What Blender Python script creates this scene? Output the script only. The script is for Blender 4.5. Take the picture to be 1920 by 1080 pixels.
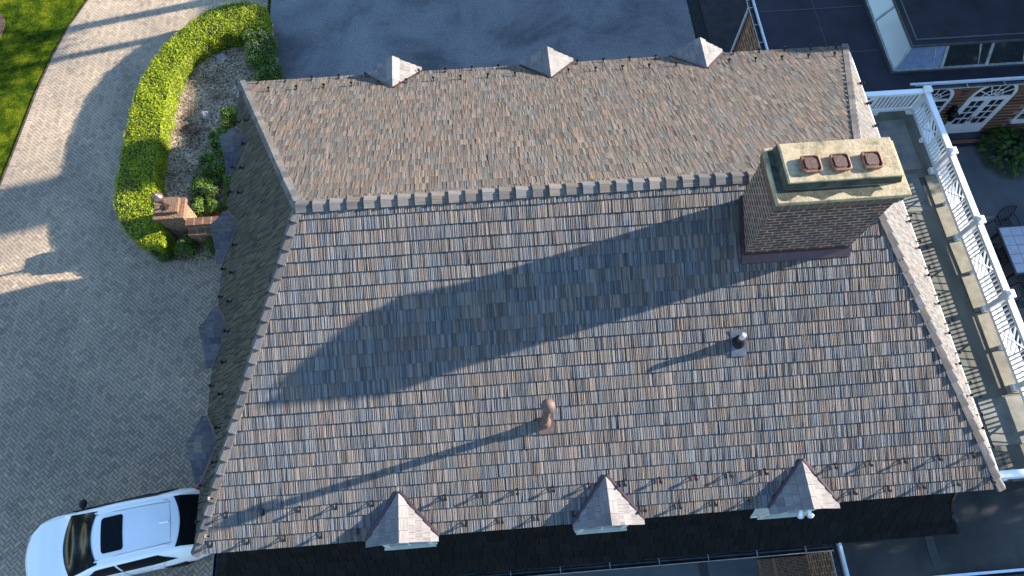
import bpy, math, random
from mathutils import Vector, Matrix
random.seed(7)
C = bpy.context.scene
for o in list(bpy.data.objects): bpy.data.objects.remove(o)
# ---------------------------------------------------------------- camera, world, sun, exposure
cd = bpy.data.cameras.new('camera'); cam = bpy.data.objects.new('camera', cd); C.collection.objects.link(cam)
cam.location = (6.0239, -1.4207, 14.6028)
cam.rotation_mode = 'XYZ'
_R = Matrix.Rotation(-0.0795165, 4, 'Z') @ Matrix.Rotation(0.4239184, 4, 'X') @ Matrix.Rotation(0.0014577, 4, 'Z')
cam.rotation_euler = _R.to_euler('XYZ')
cd.sensor_width = 36; cd.lens = 1331.07/1920*36; cd.clip_start = .1; cd.clip_end = 2000
C.camera = cam
C.render.resolution_x = 1024; C.render.resolution_y = 576
SUN_EL, SUN_AZ = math.radians(17.7), math.radians(11.5)
w = bpy.data.worlds.new('World'); C.world = w; w.use_nodes = True
nt = w.node_tree; nt.nodes.clear()
sky = nt.nodes.new('ShaderNodeTexSky'); sky.sky_type = 'NISHITA'; sky.sun_disc = False
sky.sun_elevation = SUN_EL; sky.sun_rotation = math.pi/2 - SUN_AZ
sky.air_density = 1.0; sky.dust_density = .1; sky.ozone_density = 3.2
bg = nt.nodes.new('ShaderNodeBackground'); bg.inputs[1].default_value = .128
ow = nt.nodes.new('ShaderNodeOutputWorld'); nt.links.new(sky.outputs[0], bg.inputs[0]); nt.links.new(bg.outputs[0], ow.inputs[0])
sd = bpy.data.lights.new('sun', 'SUN'); sd.energy = 5; sd.angle = math.radians(.55); sd.color = (1, .91, .79)
so = bpy.data.objects.new('sun', sd); C.collection.objects.link(so)
S = Vector((math.cos(SUN_EL)*math.cos(SUN_AZ), math.cos(SUN_EL)*math.sin(SUN_AZ), math.sin(SUN_EL)))
so.rotation_euler = S.to_track_quat('Z', 'Y').to_euler()
C.view_settings.view_transform = 'Standard'; C.view_settings.look = 'None'
C.view_settings.exposure = 2.0; C.view_settings.gamma = 1
# ---------------------------------------------------------------- materials
def newmat(name):
    m = bpy.data.materials.new(name); m.use_nodes = True
    n = m.node_tree.nodes; l = m.node_tree.links
    return m, n, l, n['Principled BSDF']
def N(n, t, **k):
    x = n.new(t)
    for a, b in k.items():
        if a.startswith('i_'):
            x.inputs[a[2:].replace('_', ' ')].default_value = b
        else: setattr(x, a, b)
    return x
def ramp(n, stops, interp='LINEAR'):
    r = n.new('ShaderNodeValToRGB'); e = r.color_ramp.elements; r.color_ramp.interpolation = interp
    while len(e) < len(stops): e.new(.5)
    for i, (p, c) in enumerate(stops):
        e[i].position = p; e[i].color = (c[0], c[1], c[2], 1)
    return r
def mix(n, l, mode, fac, a, b):
    x = n.new('ShaderNodeMix'); x.data_type = 'RGBA'; x.blend_type = mode
    for i, v in ((0, fac), (6, a), (7, b)):
        if isinstance(v, (int, float)): x.inputs[i].default_value = v
        elif isinstance(v, tuple): x.inputs[i].default_value = (*v, 1)
        else: l.new(v, x.inputs[i])
    return x.outputs[2]
def simple(name, col, rough=.7, metal=0, noise=.15, scale=6, bump=0, bscale=60, spec=None, col2=None):
    m, n, l, p = newmat(name)
    tc = N(n, 'ShaderNodeTexCoord')
    nz = N(n, 'ShaderNodeTexNoise', i_Scale=scale, i_Detail=5.0); l.new(tc.outputs['Object'], nz.inputs[0])
    c2 = col2 or tuple(c*(1-noise*2.2) for c in col); c1 = tuple(min(1, c*(1+noise)) for c in col)
    r = ramp(n, [(.3, c2), (.7, c1)]); l.new(nz.outputs[0], r.inputs[0]); l.new(r.outputs[0], p.inputs['Base Color'])
    p.inputs['Roughness'].default_value = rough; p.inputs['Metallic'].default_value = metal
    if spec is not None: p.inputs['Specular IOR Level'].default_value = spec
    if bump:
        b = N(n, 'ShaderNodeBump', i_Strength=bump, i_Distance=.02)
        n2 = N(n, 'ShaderNodeTexNoise', i_Scale=bscale, i_Detail=4.0); l.new(tc.outputs['Object'], n2.inputs[0])
        l.new(n2.outputs[0], b.inputs['Height']); l.new(b.outputs[0], p.inputs['Normal'])
    return m
def shake_mat(name, stops, streak=1.3, bump=.7, pertone=.6, grv=.42, lumv=.34):
    m, n, l, p = newmat(name)
    at = N(n, 'ShaderNodeAttribute', attribute_name='tone')
    sp = N(n, 'ShaderNodeSeparateColor'); l.new(at.outputs['Color'], sp.inputs[0])
    uv = N(n, 'ShaderNodeUVMap')
    # slat wide striations, shifted by the shingle's own random
    mp = N(n, 'ShaderNodeMapping'); mp.inputs['Scale'].default_value = (19, .8, 1); l.new(uv.outputs[0], mp.inputs[0])
    cmb = N(n, 'ShaderNodeCombineXYZ'); l.new(sp.outputs[1], cmb.inputs[2])
    vs = N(n, 'ShaderNodeVectorMath', operation='SCALE'); vs.inputs[3].default_value = 37; l.new(cmb.outputs[0], vs.inputs[0])
    va = N(n, 'ShaderNodeVectorMath', operation='ADD'); l.new(mp.outputs[0], va.inputs[0]); l.new(vs.outputs[0], va.inputs[1])
    n1 = N(n, 'ShaderNodeTexNoise', i_Scale=1.0, i_Detail=4.0, i_Roughness=.7); l.new(va.outputs[0], n1.inputs[0])
    # hue: broad drifts + the piece's own tone + streaks
    pn = N(n, 'ShaderNodeTexNoise', i_Scale=1.3, i_Detail=5.0, i_Roughness=.7); l.new(uv.outputs[0], pn.inputs[0])
    def madd(a, k, b):
        x = N(n, 'ShaderNodeMath', operation='MULTIPLY_ADD'); l.new(a, x.inputs[0]); x.inputs[1].default_value = k
        if isinstance(b, float): x.inputs[2].default_value = b
        else: l.new(b, x.inputs[2])
        return x.outputs[0]
    h = madd(pn.outputs[0], 1.3, .5-.65-pertone/2-streak/2)
    h = madd(sp.outputs[0], pertone, h); h = madd(n1.outputs[0], streak, h)
    r = ramp(n, stops); l.new(h, r.inputs[0])
    lum = N(n, 'ShaderNodeMapRange'); l.new(sp.outputs[2], lum.inputs[0]); lum.inputs[3].default_value = 1-lumv; lum.inputs[4].default_value = 1+lumv
    # fine grooves
    mp2 = N(n, 'ShaderNodeMapping'); mp2.inputs['Scale'].default_value = (24, .4, 1); l.new(uv.outputs[0], mp2.inputs[0])
    va2 = N(n, 'ShaderNodeVectorMath', operation='ADD'); l.new(mp2.outputs[0], va2.inputs[0]); l.new(vs.outputs[0], va2.inputs[1])
    n2 = N(n, 'ShaderNodeTexNoise', i_Scale=1.0, i_Detail=3.0, i_Roughness=.6); l.new(va2.outputs[0], n2.inputs[0])
    g = ramp(n, [(.34, (grv,)*3), (.46, (.92,)*3), (.64, (1.22,)*3)]); l.new(n2.outputs[0], g.inputs[0])
    big = N(n, 'ShaderNodeTexNoise', i_Scale=.45, i_Detail=3.0); l.new(uv.outputs[0], big.inputs[0])
    bgr = ramp(n, [(.3, (.84, .84, .86)), (.7, (1.14, 1.12, 1.1))]); l.new(big.outputs[0], bgr.inputs[0])
    c = mix(n, l, 'MULTIPLY', 1.0, r.outputs[0], g.outputs[0]); c = mix(n, l, 'MULTIPLY', 1.0, c, bgr.outputs[0])
    lc = N(n, 'ShaderNodeCombineColor'); [l.new(lum.outputs[0], lc.inputs[q_]) for q_ in range(3)]; c = mix(n, l, 'MULTIPLY', 1.0, c, lc.outputs[0])
    l.new(c, p.inputs['Base Color'])
    b = N(n, 'ShaderNodeBump', i_Strength=bump, i_Distance=.012); l.new(n2.outputs[0], b.inputs['Height']); l.new(b.outputs[0], p.inputs['Normal'])
    p.inputs['Roughness'].default_value = .8; p.inputs['Specular IOR Level'].default_value = .125
    return m
def brick_mat(name, c1, c2, mortar, bw=.215, bh=.075, ms=.012, offs=.5, bump=.6, var=.5, bscale=2.0):
    m, n, l, p = newmat(name)
    uv = N(n, 'ShaderNodeUVMap')
    bt = N(n, 'ShaderNodeTexBrick', i_Scale=bscale); l.new(uv.outputs[0], bt.inputs[0])
    bt.offset = offs
    for k, v in (('Mortar Size', ms), ('Brick Width', bw), ('Row Height', bh), ('Mortar Smooth', .15), ('Bias', 0)): bt.inputs[k].default_value = v
    bt.inputs['Color1'].default_value = (*c1, 1); bt.inputs['Color2'].default_value = (*c2, 1); bt.inputs['Mortar'].default_value = (*mortar, 1)
    nz = N(n, 'ShaderNodeTexNoise', i_Scale=9.0, i_Detail=6.0); l.new(uv.outputs[0], nz.inputs[0])
    r = ramp(n, [(.3, (1-var,)*3), (.7, (1+var*.5,)*3)]); l.new(nz.outputs[0], r.inputs[0])
    c = mix(n, l, 'MULTIPLY', 1.0, bt.outputs[0], r.outputs[0]); l.new(c, p.inputs['Base Color'])
    b = N(n, 'ShaderNodeBump', i_Strength=bump, i_Distance=.01); b.invert = True
    l.new(bt.outputs['Fac'], b.inputs['Height']); l.new(b.outputs[0], p.inputs['Normal'])
    p.inputs['Roughness'].default_value = .85
    return m
def tone_mat(name, stops, rough=.85, nscale=25, namt=.25, bump=.25, bscale=90, spec=.4, trans=0):
    m, n, l, p = newmat(name)
    at = N(n, 'ShaderNodeAttribute', attribute_name='tone'); sp = N(n, 'ShaderNodeSeparateColor'); l.new(at.outputs['Color'], sp.inputs[0])
    r = ramp(n, stops); l.new(sp.outputs[0], r.inputs[0])
    tc = N(n, 'ShaderNodeTexCoord')
    nz = N(n, 'ShaderNodeTexNoise', i_Scale=nscale, i_Detail=5.0); l.new(tc.outputs['Object'], nz.inputs[0])
    g = ramp(n, [(.3, (1-namt,)*3), (.7, (1+namt*.6,)*3)]); l.new(nz.outputs[0], g.inputs[0])
    c = mix(n, l, 'MULTIPLY', 1.0, r.outputs[0], g.outputs[0])
    big = N(n, 'ShaderNodeTexNoise', i_Scale=.35, i_Detail=4.0); l.new(tc.outputs['Object'], big.inputs[0])
    bgr = ramp(n, [(.3, (.72, .73, .76)), (.7, (1.15, 1.13, 1.1))]); l.new(big.outputs[0], bgr.inputs[0])
    c = mix(n, l, 'MULTIPLY', 1.0, c, bgr.outputs[0])
    l.new(c, p.inputs['Base Color']); p.inputs['Roughness'].default_value = rough; p.inputs['Specular IOR Level'].default_value = spec
    if bump:
        b = N(n, 'ShaderNodeBump', i_Strength=bump, i_Distance=.01)
        n2 = N(n, 'ShaderNodeTexNoise', i_Scale=bscale, i_Detail=3.0); l.new(tc.outputs['Object'], n2.inputs[0])
        l.new(n2.outputs[0], b.inputs['Height']); l.new(b.outputs[0], p.inputs['Normal'])
    if trans:
        t = N(n, 'ShaderNodeBsdfTranslucent'); l.new(c, t.inputs[0])
        ms = N(n, 'ShaderNodeMixShader'); ms.inputs[0].default_value = trans
        l.new(p.outputs[0], ms.inputs[1]); l.new(t.outputs[0], ms.inputs[2]); l.new(ms.outputs[0], n['Material Output'].inputs[0])
    return m
SHK = [(0, (0.1149, 0.122, 0.1336)), (0.3, (0.1346, 0.1394, 0.1433)), (0.46, (0.1518, 0.1443, 0.1336)), (0.6, (0.1742, 0.1519, 0.1287)), (0.78, (0.1791, 0.1468, 0.1261)), (1, (0.1965, 0.1543, 0.1311))]
MT = {}
MT['shake'] = shake_mat('composite shake', SHK)
SHB = [(0, (0.114, 0.1094, 0.1026)), (0.28, (0.1278, 0.1192, 0.1064)), (0.45, (0.1415, 0.1209, 0.0989)), (0.62, (0.1572, 0.123, 0.0951)), (0.8, (0.1727, 0.123, 0.0913)), (1, (0.1885, 0.1346, 0.1007))]
MT['shakeback'] = shake_mat('ruddy composite shake', SHB, pertone=.5, lumv=.32, grv=.42)
CAP = [(0, (0.0893, 0.0922, 0.0989)), (0.4, (0.1275, 0.1228, 0.118)), (0.7, (0.1505, 0.1305, 0.1103)), (1, (0.1734, 0.1419, 0.118))]
MT['shakecap'] = shake_mat('ridge cap shake', CAP, lumv=.25, grv=.4)
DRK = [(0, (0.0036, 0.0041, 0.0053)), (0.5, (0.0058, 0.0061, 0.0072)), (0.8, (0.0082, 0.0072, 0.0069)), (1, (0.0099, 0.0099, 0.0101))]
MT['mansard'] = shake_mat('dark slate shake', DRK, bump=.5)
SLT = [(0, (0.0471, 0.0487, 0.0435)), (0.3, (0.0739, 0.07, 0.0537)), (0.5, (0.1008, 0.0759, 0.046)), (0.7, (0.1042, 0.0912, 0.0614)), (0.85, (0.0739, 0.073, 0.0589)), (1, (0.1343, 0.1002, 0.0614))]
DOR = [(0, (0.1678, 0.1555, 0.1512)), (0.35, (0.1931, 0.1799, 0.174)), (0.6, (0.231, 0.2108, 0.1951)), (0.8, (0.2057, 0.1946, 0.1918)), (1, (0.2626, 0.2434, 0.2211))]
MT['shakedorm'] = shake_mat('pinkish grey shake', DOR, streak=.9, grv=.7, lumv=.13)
DOL = [(0, (0.0707, 0.0703, 0.0854)), (0.5, (0.11, 0.1034, 0.1162)), (1, (0.165, 0.153, 0.1474))]  # left dormers: darker copy of the dormer shake, shade put into the colour
MT['shakedormdark'] = shake_mat('shaded purple grey shake', DOL, streak=.9, grv=.6, lumv=.2)
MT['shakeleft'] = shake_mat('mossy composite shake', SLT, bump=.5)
MT['maroon'] = simple('maroon coated metal', (.065, .032, .034), .45, .3, .1)
MT['white'] = simple('white paint', (.80, .79, .76), .45, 0, .03)
MT['cream'] = simple('cream trim paint', (.58, .56, .46), .6, 0, .06)
MT['glass'] = simple('dark window glass', (.02, .025, .03), .05, 0, .1, spec=.8)
MT['black'] = simple('black iron', (.018, .017, .018), .45, .5, .2)
MT['gunmetal'] = simple('bronze guard metal', (.035, .028, .026), .45, .7, .2)
MT['brick'] = brick_mat('chimney brick', (.12, .035, .024), (.05, .028, .028), (.28, .235, .18), .205, .072, .010, bscale=1.6)
MT['brickred'] = brick_mat('orange red brick', (.17, .06, .028), (.115, .045, .028), (.40, .31, .19), .215, .075, .010, bscale=1.15)
MT['brickwing'] = brick_mat('wing brick', (.17, .062, .03), (.10, .04, .028), (.34, .26, .16), .215, .075, .010, bscale=1.3)
MT['arch'] = brick_mat('arch brick', (.22, .07, .03), (.16, .055, .03), (.36, .27, .17), .075, .22, .01, 0)
MT['epdm'] = simple('dark roofing membrane', (.016, .016, .024), .75, 0, .25, 1.2, .15, 40, spec=.3)
MT['epdmside'] = simple('weathered roofing membrane', (.04, .038, .034), .85, 0, .35, .9, .2, 60)
MT['gutter'] = simple('bluish white gutter', (.62, .68, .74), .4, .1, .05)
MT['darkgutter'] = simple('dark gutter metal', (.06, .06, .065), .35, .8, .2)
MT['bronze'] = simple('aged bronze', (.09, .06, .05), .4, .7, .25)
MT['fluerim'] = simple('orange clay rim', (.24, .10, .05), .8, 0, .25, 12)
MT['flue'] = simple('rusty flue mesh', (.06, .022, .016), .6, .4, .45, 40, .5, 160)
MT['copper'] = simple('terracotta painted metal', (.125, .075, .055), .7, .0, .2, 9)
MT['bulb'] = simple('white flood lamp', (.75, .78, .8), .3, 0, .02)
# ---------------------------------------------------------------- mesh builder
class MB:
    def __init__(s): s.v = []; s.f = []; s.t = []; s.m = []; s.uv = []
    def face(s, pts, tone=None, mi=0, uv=None):
        i = len(s.v); s.v += [tuple(p) for p in pts]; s.f.append(tuple(range(i, i+len(pts))))
        s.t.append(tone or (random.random(), random.random(), random.random())); s.m.append(mi)
        if uv is None:
            a = Vector(pts[0]); b = Vector(pts[1]); c = Vector(pts[-1]); nrm = (b-a).cross(c-a)
            ax = max(range(3), key=lambda k: abs(nrm[k]))
            uv = [((p[1], p[2]) if ax == 0 else (p[0], p[2]) if ax == 1 else (p[0], p[1])) for p in pts]
        s.uv.append(uv)
    def box(s, x0, y0, z0, x1, y1, z1, tone=None, mi=0, skip=''):
        P = lambda a, b, c: (x1 if a else x0, y1 if b else y0, z1 if c else z0)
        F = {'b': [P(0,0,0), P(0,1,0), P(1,1,0), P(1,0,0)], 't': [P(0,0,1), P(1,0,1), P(1,1,1), P(0,1,1)],
             'f': [P(0,0,0), P(1,0,0), P(1,0,1), P(0,0,1)], 'k': [P(1,1,0), P(0,1,0), P(0,1,1), P(1,1,1)],
             'l': [P(0,1,0), P(0,0,0), P(0,0,1), P(0,1,1)], 'r': [P(1,0,0), P(1,1,0), P(1,1,1), P(1,0,1)]}
        t = tone or (random.random(), random.random(), random.random())
        for k, q in F.items():
            if k not in skip: s.face(q, t, mi)
    def hexa(s, b, t, tone=None, mi=0):   # b, t: four bottom, four top corners, counterclockwise from above
        tn = tone or (random.random(), random.random(), random.random())
        s.face([b[3], b[2], b[1], b[0]], tn, mi); s.face(t, tn, mi)
        for i in range(4): j = (i+1) % 4; s.face([b[i], b[j], t[j], t[i]], tn, mi)
    def bar(s, p0, p1, wd, hg, up=(0, 0, 1), mi=0):
        p0 = Vector(p0); p1 = Vector(p1); d = (p1-p0).normalized(); u = Vector(up)
        a = d.cross(u).normalized()*wd/2; c = a.cross(d).normalized()*hg/2
        s.hexa([p0-a-c, p1-a-c, p1+a-c, p0+a-c][::-1], [p0-a+c, p1-a+c, p1+a+c, p0+a+c][::-1], mi=mi)
    def tube(s, pts, r, n=8, mi=0, cap=True):
        pts = [Vector(p) for p in pts]; r = r if isinstance(r, (list, tuple)) else [r]*len(pts)
        rings = []; a = None
        for i, p in enumerate(pts):
            d = (pts[min(i+1, len(pts)-1)]-pts[max(i-1, 0)]).normalized()
            if a is None: a = d.orthogonal().normalized()
            else: a = (a-d*a.dot(d)).normalized()
            b = d.cross(a)
            rings.append([p+(a*math.cos(2*math.pi*k/n)+b*math.sin(2*math.pi*k/n))*r[i] for k in range(n)])
        for i in range(len(rings)-1):
            for k in range(n):
                j = (k+1) % n; s.face([rings[i][k], rings[i][j], rings[i+1][j], rings[i+1][k]], (.5, .5, .5), mi)
        if cap: s.face(rings[0][::-1], (.5,)*3, mi); s.face(rings[-1], (.5,)*3, mi)
    def lathe(s, c, prof, n=20, mi=0):
        s.tube([(c[0], c[1], c[2]+z) for r, z in prof], [max(r, .001) for r, z in prof], n, mi)
    def poly(s, pts, z0, z1, mi=0, tone=None):
        s.face([(x, y, z1) for x, y in pts], tone, mi)
        for i in range(len(pts)):
            a = pts[i]; b = pts[(i+1) % len(pts)]; s.face([(a[0], a[1], z0), (b[0], b[1], z0), (b[0], b[1], z1), (a[0], a[1], z1)], tone, mi)
    def build(s, name, mats, parent=None, smooth=False, weld=False, org=(0, 0, 0)):
        me = bpy.data.meshes.new(name)
        ox, oy, oz = org
        me.from_pydata([(x-ox, y-oy, z-oz) for x, y, z in s.v], [], s.f)
        mats = mats if isinstance(mats, (list, tuple)) else [mats]
        for m in mats: me.materials.append(MT[m] if isinstance(m, str) else m)
        ul = me.uv_layers.new(name='UVMap'); ca = me.color_attributes.new('tone', 'FLOAT_COLOR', 'CORNER')
        k = 0
        uvs = []; cols = []
        for q, t in zip(s.uv, s.t):
            for u in q: uvs += [u[0], u[1]]; cols += [t[0], t[1], t[2], 1]
        ul.data.foreach_set('uv', uvs); ca.data.foreach_set('color', cols)
        me.polygons.foreach_set('material_index', s.m)
        if weld or smooth:
            import bmesh
            bm = bmesh.new(); bm.from_mesh(me); bmesh.ops.remove_doubles(bm, verts=bm.verts, dist=1e-4); bm.to_mesh(me); bm.free()
        if smooth: me.polygons.foreach_set('use_smooth', [True]*len(me.polygons))
        me.update()
        o = bpy.data.objects.new(name, me); C.collection.objects.link(o)
        if parent is not None: o.parent = parent
        else: o.location = org
        return o
def thing(name, label, cat, loc=(0, 0, 0), group=None, rz=0):
    o = bpy.data.objects.new(name, None); C.collection.objects.link(o); o.location = loc; o.rotation_euler = (0, 0, rz)
    o.empty_display_size = .3; o['label'] = label; o['category'] = cat
    if group: o['group'] = group
    return o
def tag(o, label, cat, group=None):
    o['label'] = label; o['category'] = cat
    if group: o['group'] = group
    return o
def struct(o, kind='structure'): o['kind'] = kind; return o
def copy_tree(o, parent=None):
    c = o.copy(); C.collection.objects.link(c); c.parent = parent
    for ch in list(o.children): copy_tree(ch, c)
    return c
def inpoly(x, y, P):
    r = False; j = len(P)-1
    for i in range(len(P)):
        if (P[i][1] > y) != (P[j][1] > y) and x < (P[j][0]-P[i][0])*(y-P[i][1])/(P[j][1]-P[i][1])+P[i][0]: r = not r
        j = i
    return r
def R(a, b): return random.uniform(a, b)
# ---------------------------------------------------------------- ground
G = -6.0
lawn_edge = [(-10.6, -6), (-10.45, 6), (-10.42, 11), (-10.31, 12.97), (-10.17, 14.05), (-10.01, 15.51), (-9.84, 17.05), (-9.57, 18.65), (-9.23, 20.07), (-8.74, 21.4), (-7.8, 23.5), (-6.2, 26)]
outer = [(-1.54, 19.68), (-2.1, 19.95), (-2.69, 20.01), (-3.65, 19.69), (-4.36, 19.03), (-5.0, 18.24), (-5.48, 17.23), (-5.78, 16.18), (-5.9, 14.92), (-5.92, 13.17), (-5.93, 11.9), (-5.73, 11.1), (-5.34, 10.39), (-4.69, 9.89), (-4.2, 9.71)]
inner = [(-1.48, 18.73), (-2.1, 18.7), (-2.57, 18.56), (-3.42, 18.3), (-4.04, 17.81), (-4.42, 17.03), (-4.63, 16.09), (-4.69, 15.05), (-4.72, 14.16), (-4.70, 12.43), (-4.62, 11.7), (-4.5, 11.2), (-4.35, 10.8), (-4.2, 10.5), (-4.05, 10.3)]
bed = [(-1.48, 19.75)] + outer[2:] + [(-3.6, 9.6), (-.3, 9.6), (-.3, 12.2), (-1.25, 16.9)]
mb = MB(); mb.face([(-500, -500, G-.05), (500, -500, G-.05), (500, 500, G-.05), (-500, 500, G-.05)])
def grass_mat():
    m, n, l, p = newmat('lawn grass')
    tc = N(n, 'ShaderNodeTexCoord')
    a = N(n, 'ShaderNodeTexNoise', i_Scale=1.7, i_Detail=7.0, i_Roughness=.75); l.new(tc.outputs['Object'], a.inputs[0])
    b = N(n, 'ShaderNodeTexNoise', i_Scale=22.0, i_Detail=5.0, i_Roughness=.75); l.new(tc.outputs['Object'], b.inputs[0])
    r = ramp(n, [(.38, (.014, .028, .003)), (.5, (.04, .068, .004)), (.62, (.11, .125, .008))]); l.new(a.outputs[0], r.inputs[0])
    g = ramp(n, [(.35, (.25, .3, .25)), (.65, (1.7, 1.6, 1.3))]); l.new(b.outputs[0], g.inputs[0])
    l.new(mix(n, l, 'MULTIPLY', 1.0, r.outputs[0], g.outputs[0]), p.inputs['Base Color'])
    bp = N(n, 'ShaderNodeBump', i_Strength=1.0, i_Distance=.05); l.new(b.outputs[0], bp.inputs['Height']); l.new(bp.outputs[0], p.inputs['Normal'])
    p.inputs['Roughness'].default_value = .9; p.inputs['Specular IOR Level'].default_value = .02
    return m
MT['grass'] = grass_mat()
struct(mb.build('ground', 'grass'))
# driveway base (joint sand)
MT['sand'] = simple('joint sand', (.05, .047, .045), .95, 0, .2, 20)
mb = MB()
le = lawn_edge
mb.face([(x, y, G-.03) for x, y in le[::-1]] + [(-1.7, -6, G-.03), (.6, -6, G-.03), (.6, 9.4, G-.03), (-1.65, 19.9, G-.03), (-2.0, 26, G-.03)][0:0] + [(.6, -6, G-.03), (.6, 12, G-.03), (-1.7, 17, G-.03), (-1.9, 26, G-.03)])
struct(mb.build('driveway_bed', 'sand'))
PAV = [(0, (0.2822, 0.22, 0.1594)), (0.35, (0.3719, 0.2951, 0.2096)), (0.6, (0.4297, 0.3328, 0.2307)), (0.85, (0.34, 0.2791, 0.2096)), (1, (0.4939, 0.3758, 0.2517))]
MT['paver'] = tone_mat('concrete paver', PAV, .85, 30, .2, .3, 120)
def lx(y):   # lawn edge x at y
    for (x0, y0), (x1, y1) in zip(le, le[1:]):
        if y0 <= y <= y1: return x0+(x1-x0)*(y-y0)/(y1-y0)
    return le[-1][0]
def bx_(cx, cy, d=.0):
    return inpoly(cx, cy, bed)
mb = MB(); wv = .1; c45 = math.cos(math.pi/4)
def paver(cx, cy, hl, hw, ang, dz=0):
    g = .007; ca, sa = math.cos(ang), math.sin(ang); q = []
    z = G+dz+R(-.0015, .0015); tn = min(1, max(0, random.gauss(.45, .25)))
    for dx, dy in ((-hl+g, -hw+g), (hl-g, -hw+g), (hl-g, hw-g), (-hl+g, hw-g)):
        q.append((cx+dx*ca-dy*sa, cy+dx*sa+dy*ca, z))
    t = (tn, random.random(), 0)
    mb.face(q, t)
    for i in range(4):
        j = (i+1) % 4; a, b = q[i], q[j]; mb.face([(a[0], a[1], z-.02), (b[0], b[1], z-.02), b, a], t)
bandin = .24
def near_outer(x, y, d):
    for (x0, y0), (x1, y1) in zip(bed, bed[1:]):
        L = math.hypot(x1-x0, y1-y0)
        t = max(0, min(1, ((x-x0)*(x1-x0)+(y-y0)*(y1-y0))/L/L))
        if math.hypot(x-x0-t*(x1-x0), y-y0-t*(y1-y0)) < d: return True
    return False
for i in range(-190, 260):
    for j in range(-60, 330):
        k = (i-j) % 4
        if k == 0: u, v, ang = i+1.0, j+.5, 0
        elif k == 3: u, v, ang = i+.5, j+1.0, math.pi/2
        else: continue
        u *= wv; v *= wv
        x = (u-v)*c45-2; y = (u+v)*c45
        if y < -2.5 or y > 23.6 or x > .5 or x < lx(y)+.12: continue
        if y > 9 and inpoly(x, y, bed): continue
        if y > 12 and x > -1.75: continue
        if y > 8.8 and near_outer(x, y, .13): continue
        paver(x, y, .1, .05, ang+math.pi/4)
def soldier(path, side):
    for (x0, y0), (x1, y1) in zip(path, path[1:]):
        L = math.hypot(x1-x0, y1-y0); n = max(1, round(L/.101)); a = math.atan2(y1-y0, x1-x0)
        nx, ny = -math.sin(a)*side, math.cos(a)*side
        for i in range(n):
            t = (i+.5)/n; paver(x0+(x1-x0)*t+nx*.1, y0+(y1-y0)*t+ny*.1, .1, .05*L/n/.101, a+math.pi/2, .006)
soldier([p for p in le if p[1] > -3], -1)
soldier(bed[1:-2], -1)
struct(mb.build('driveway', 'paver'))
mb = MB()
for (x0, y0), (x1, y1) in zip(le, le[1:]): mb.face([(x0-.07, y0, G-.012), (x0+.015, y0, G-.012), (x1+.015, y1, G-.012), (x1-.07, y1, G-.012)])
struct(mb.build('lawn_edging', simple('bare soil edge', (.16, .09, .05), .95, 0, .4, 6)))
# asphalt court
def asphalt_mat():
    m, n, l, p = newmat('court asphalt')
    tc = N(n, 'ShaderNodeTexCoord')
    a = N(n, 'ShaderNodeTexNoise', i_Scale=.35, i_Detail=7.0, i_Roughness=.62, i_Distortion=.5); l.new(tc.outputs['Object'], a.inputs[0])
    b = N(n, 'ShaderNodeTexNoise', i_Scale=16.0, i_Detail=4.0, i_Roughness=.85); l.new(tc.outputs['Object'], b.inputs[0])
    sx = N(n, 'ShaderNodeSeparateXYZ'); l.new(tc.outputs['Object'], sx.inputs[0])
    r = ramp(n, [(.32, (.07, .072, .08)), (.48, (.15, .152, .158)), (.7, (.22, .215, .21))]); l.new(a.outputs[0], r.inputs[0])
    g = ramp(n, [(.35, (.6,)*3), (.5, (.95,)*3), (.7, (1.5,)*3)]); l.new(b.outputs[0], g.inputs[0])
    c = mix(n, l, 'MULTIPLY', 1.0, r.outputs[0], g.outputs[0])
    l.new(c, p.inputs['Base Color'])
    bp = N(n, 'ShaderNodeBump', i_Strength=.5, i_Distance=.01); l.new(b.outputs[0], bp.inputs['Height']); l.new(bp.outputs[0], p.inputs['Normal'])
    p.inputs['Roughness'].default_value = .85
    return m
MT['asphalt'] = asphalt_mat()
mb = MB()
mb.face([(-1.75, 30, G-.006), (-1.62, 19.9, G-.006), (-1.25, 16.9, G-.006), (-.3, 12.2, G-.006), (-.3, 10, G-.006), (14.5, 10, G-.006), (14.5, 30, G-.006)])
struct(mb.build('asphalt_court', 'asphalt'))
MT['asphaltshade'] = simple('shadow toned asphalt', (.02, .02, .025), .9, 0, .25, 3, .3, 60)  # shadow over the yard is put into this darker asphalt colour
mb = MB(); mb.face([(15.0, 12, G+.03), (30, 12, G+.03), (30, 17.0, G+.03), (30, 30, G+.03), (15.0, 30, G+.03)])
mb.face([(15.0, 12, G-.4), (15.0, 30, G-.4), (15.0, 30, G+.03), (15.0, 12, G+.03)][::-1])
struct(mb.build('service_yard', 'asphaltshade'))
MT['soil'] = simple('black areaway shadow', (.012, .012, .012), .95, 0, .3, 8)  # black sheet: deep areaway shadow painted as a colour
mb = MB(); mb.face([(14.5, 10, G-.02), (15.0, 10, G-.02), (15.0, 30, G-.02), (14.5, 30, G-.02)]); struct(mb.build('areaway_shadow', 'soil'))
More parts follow.
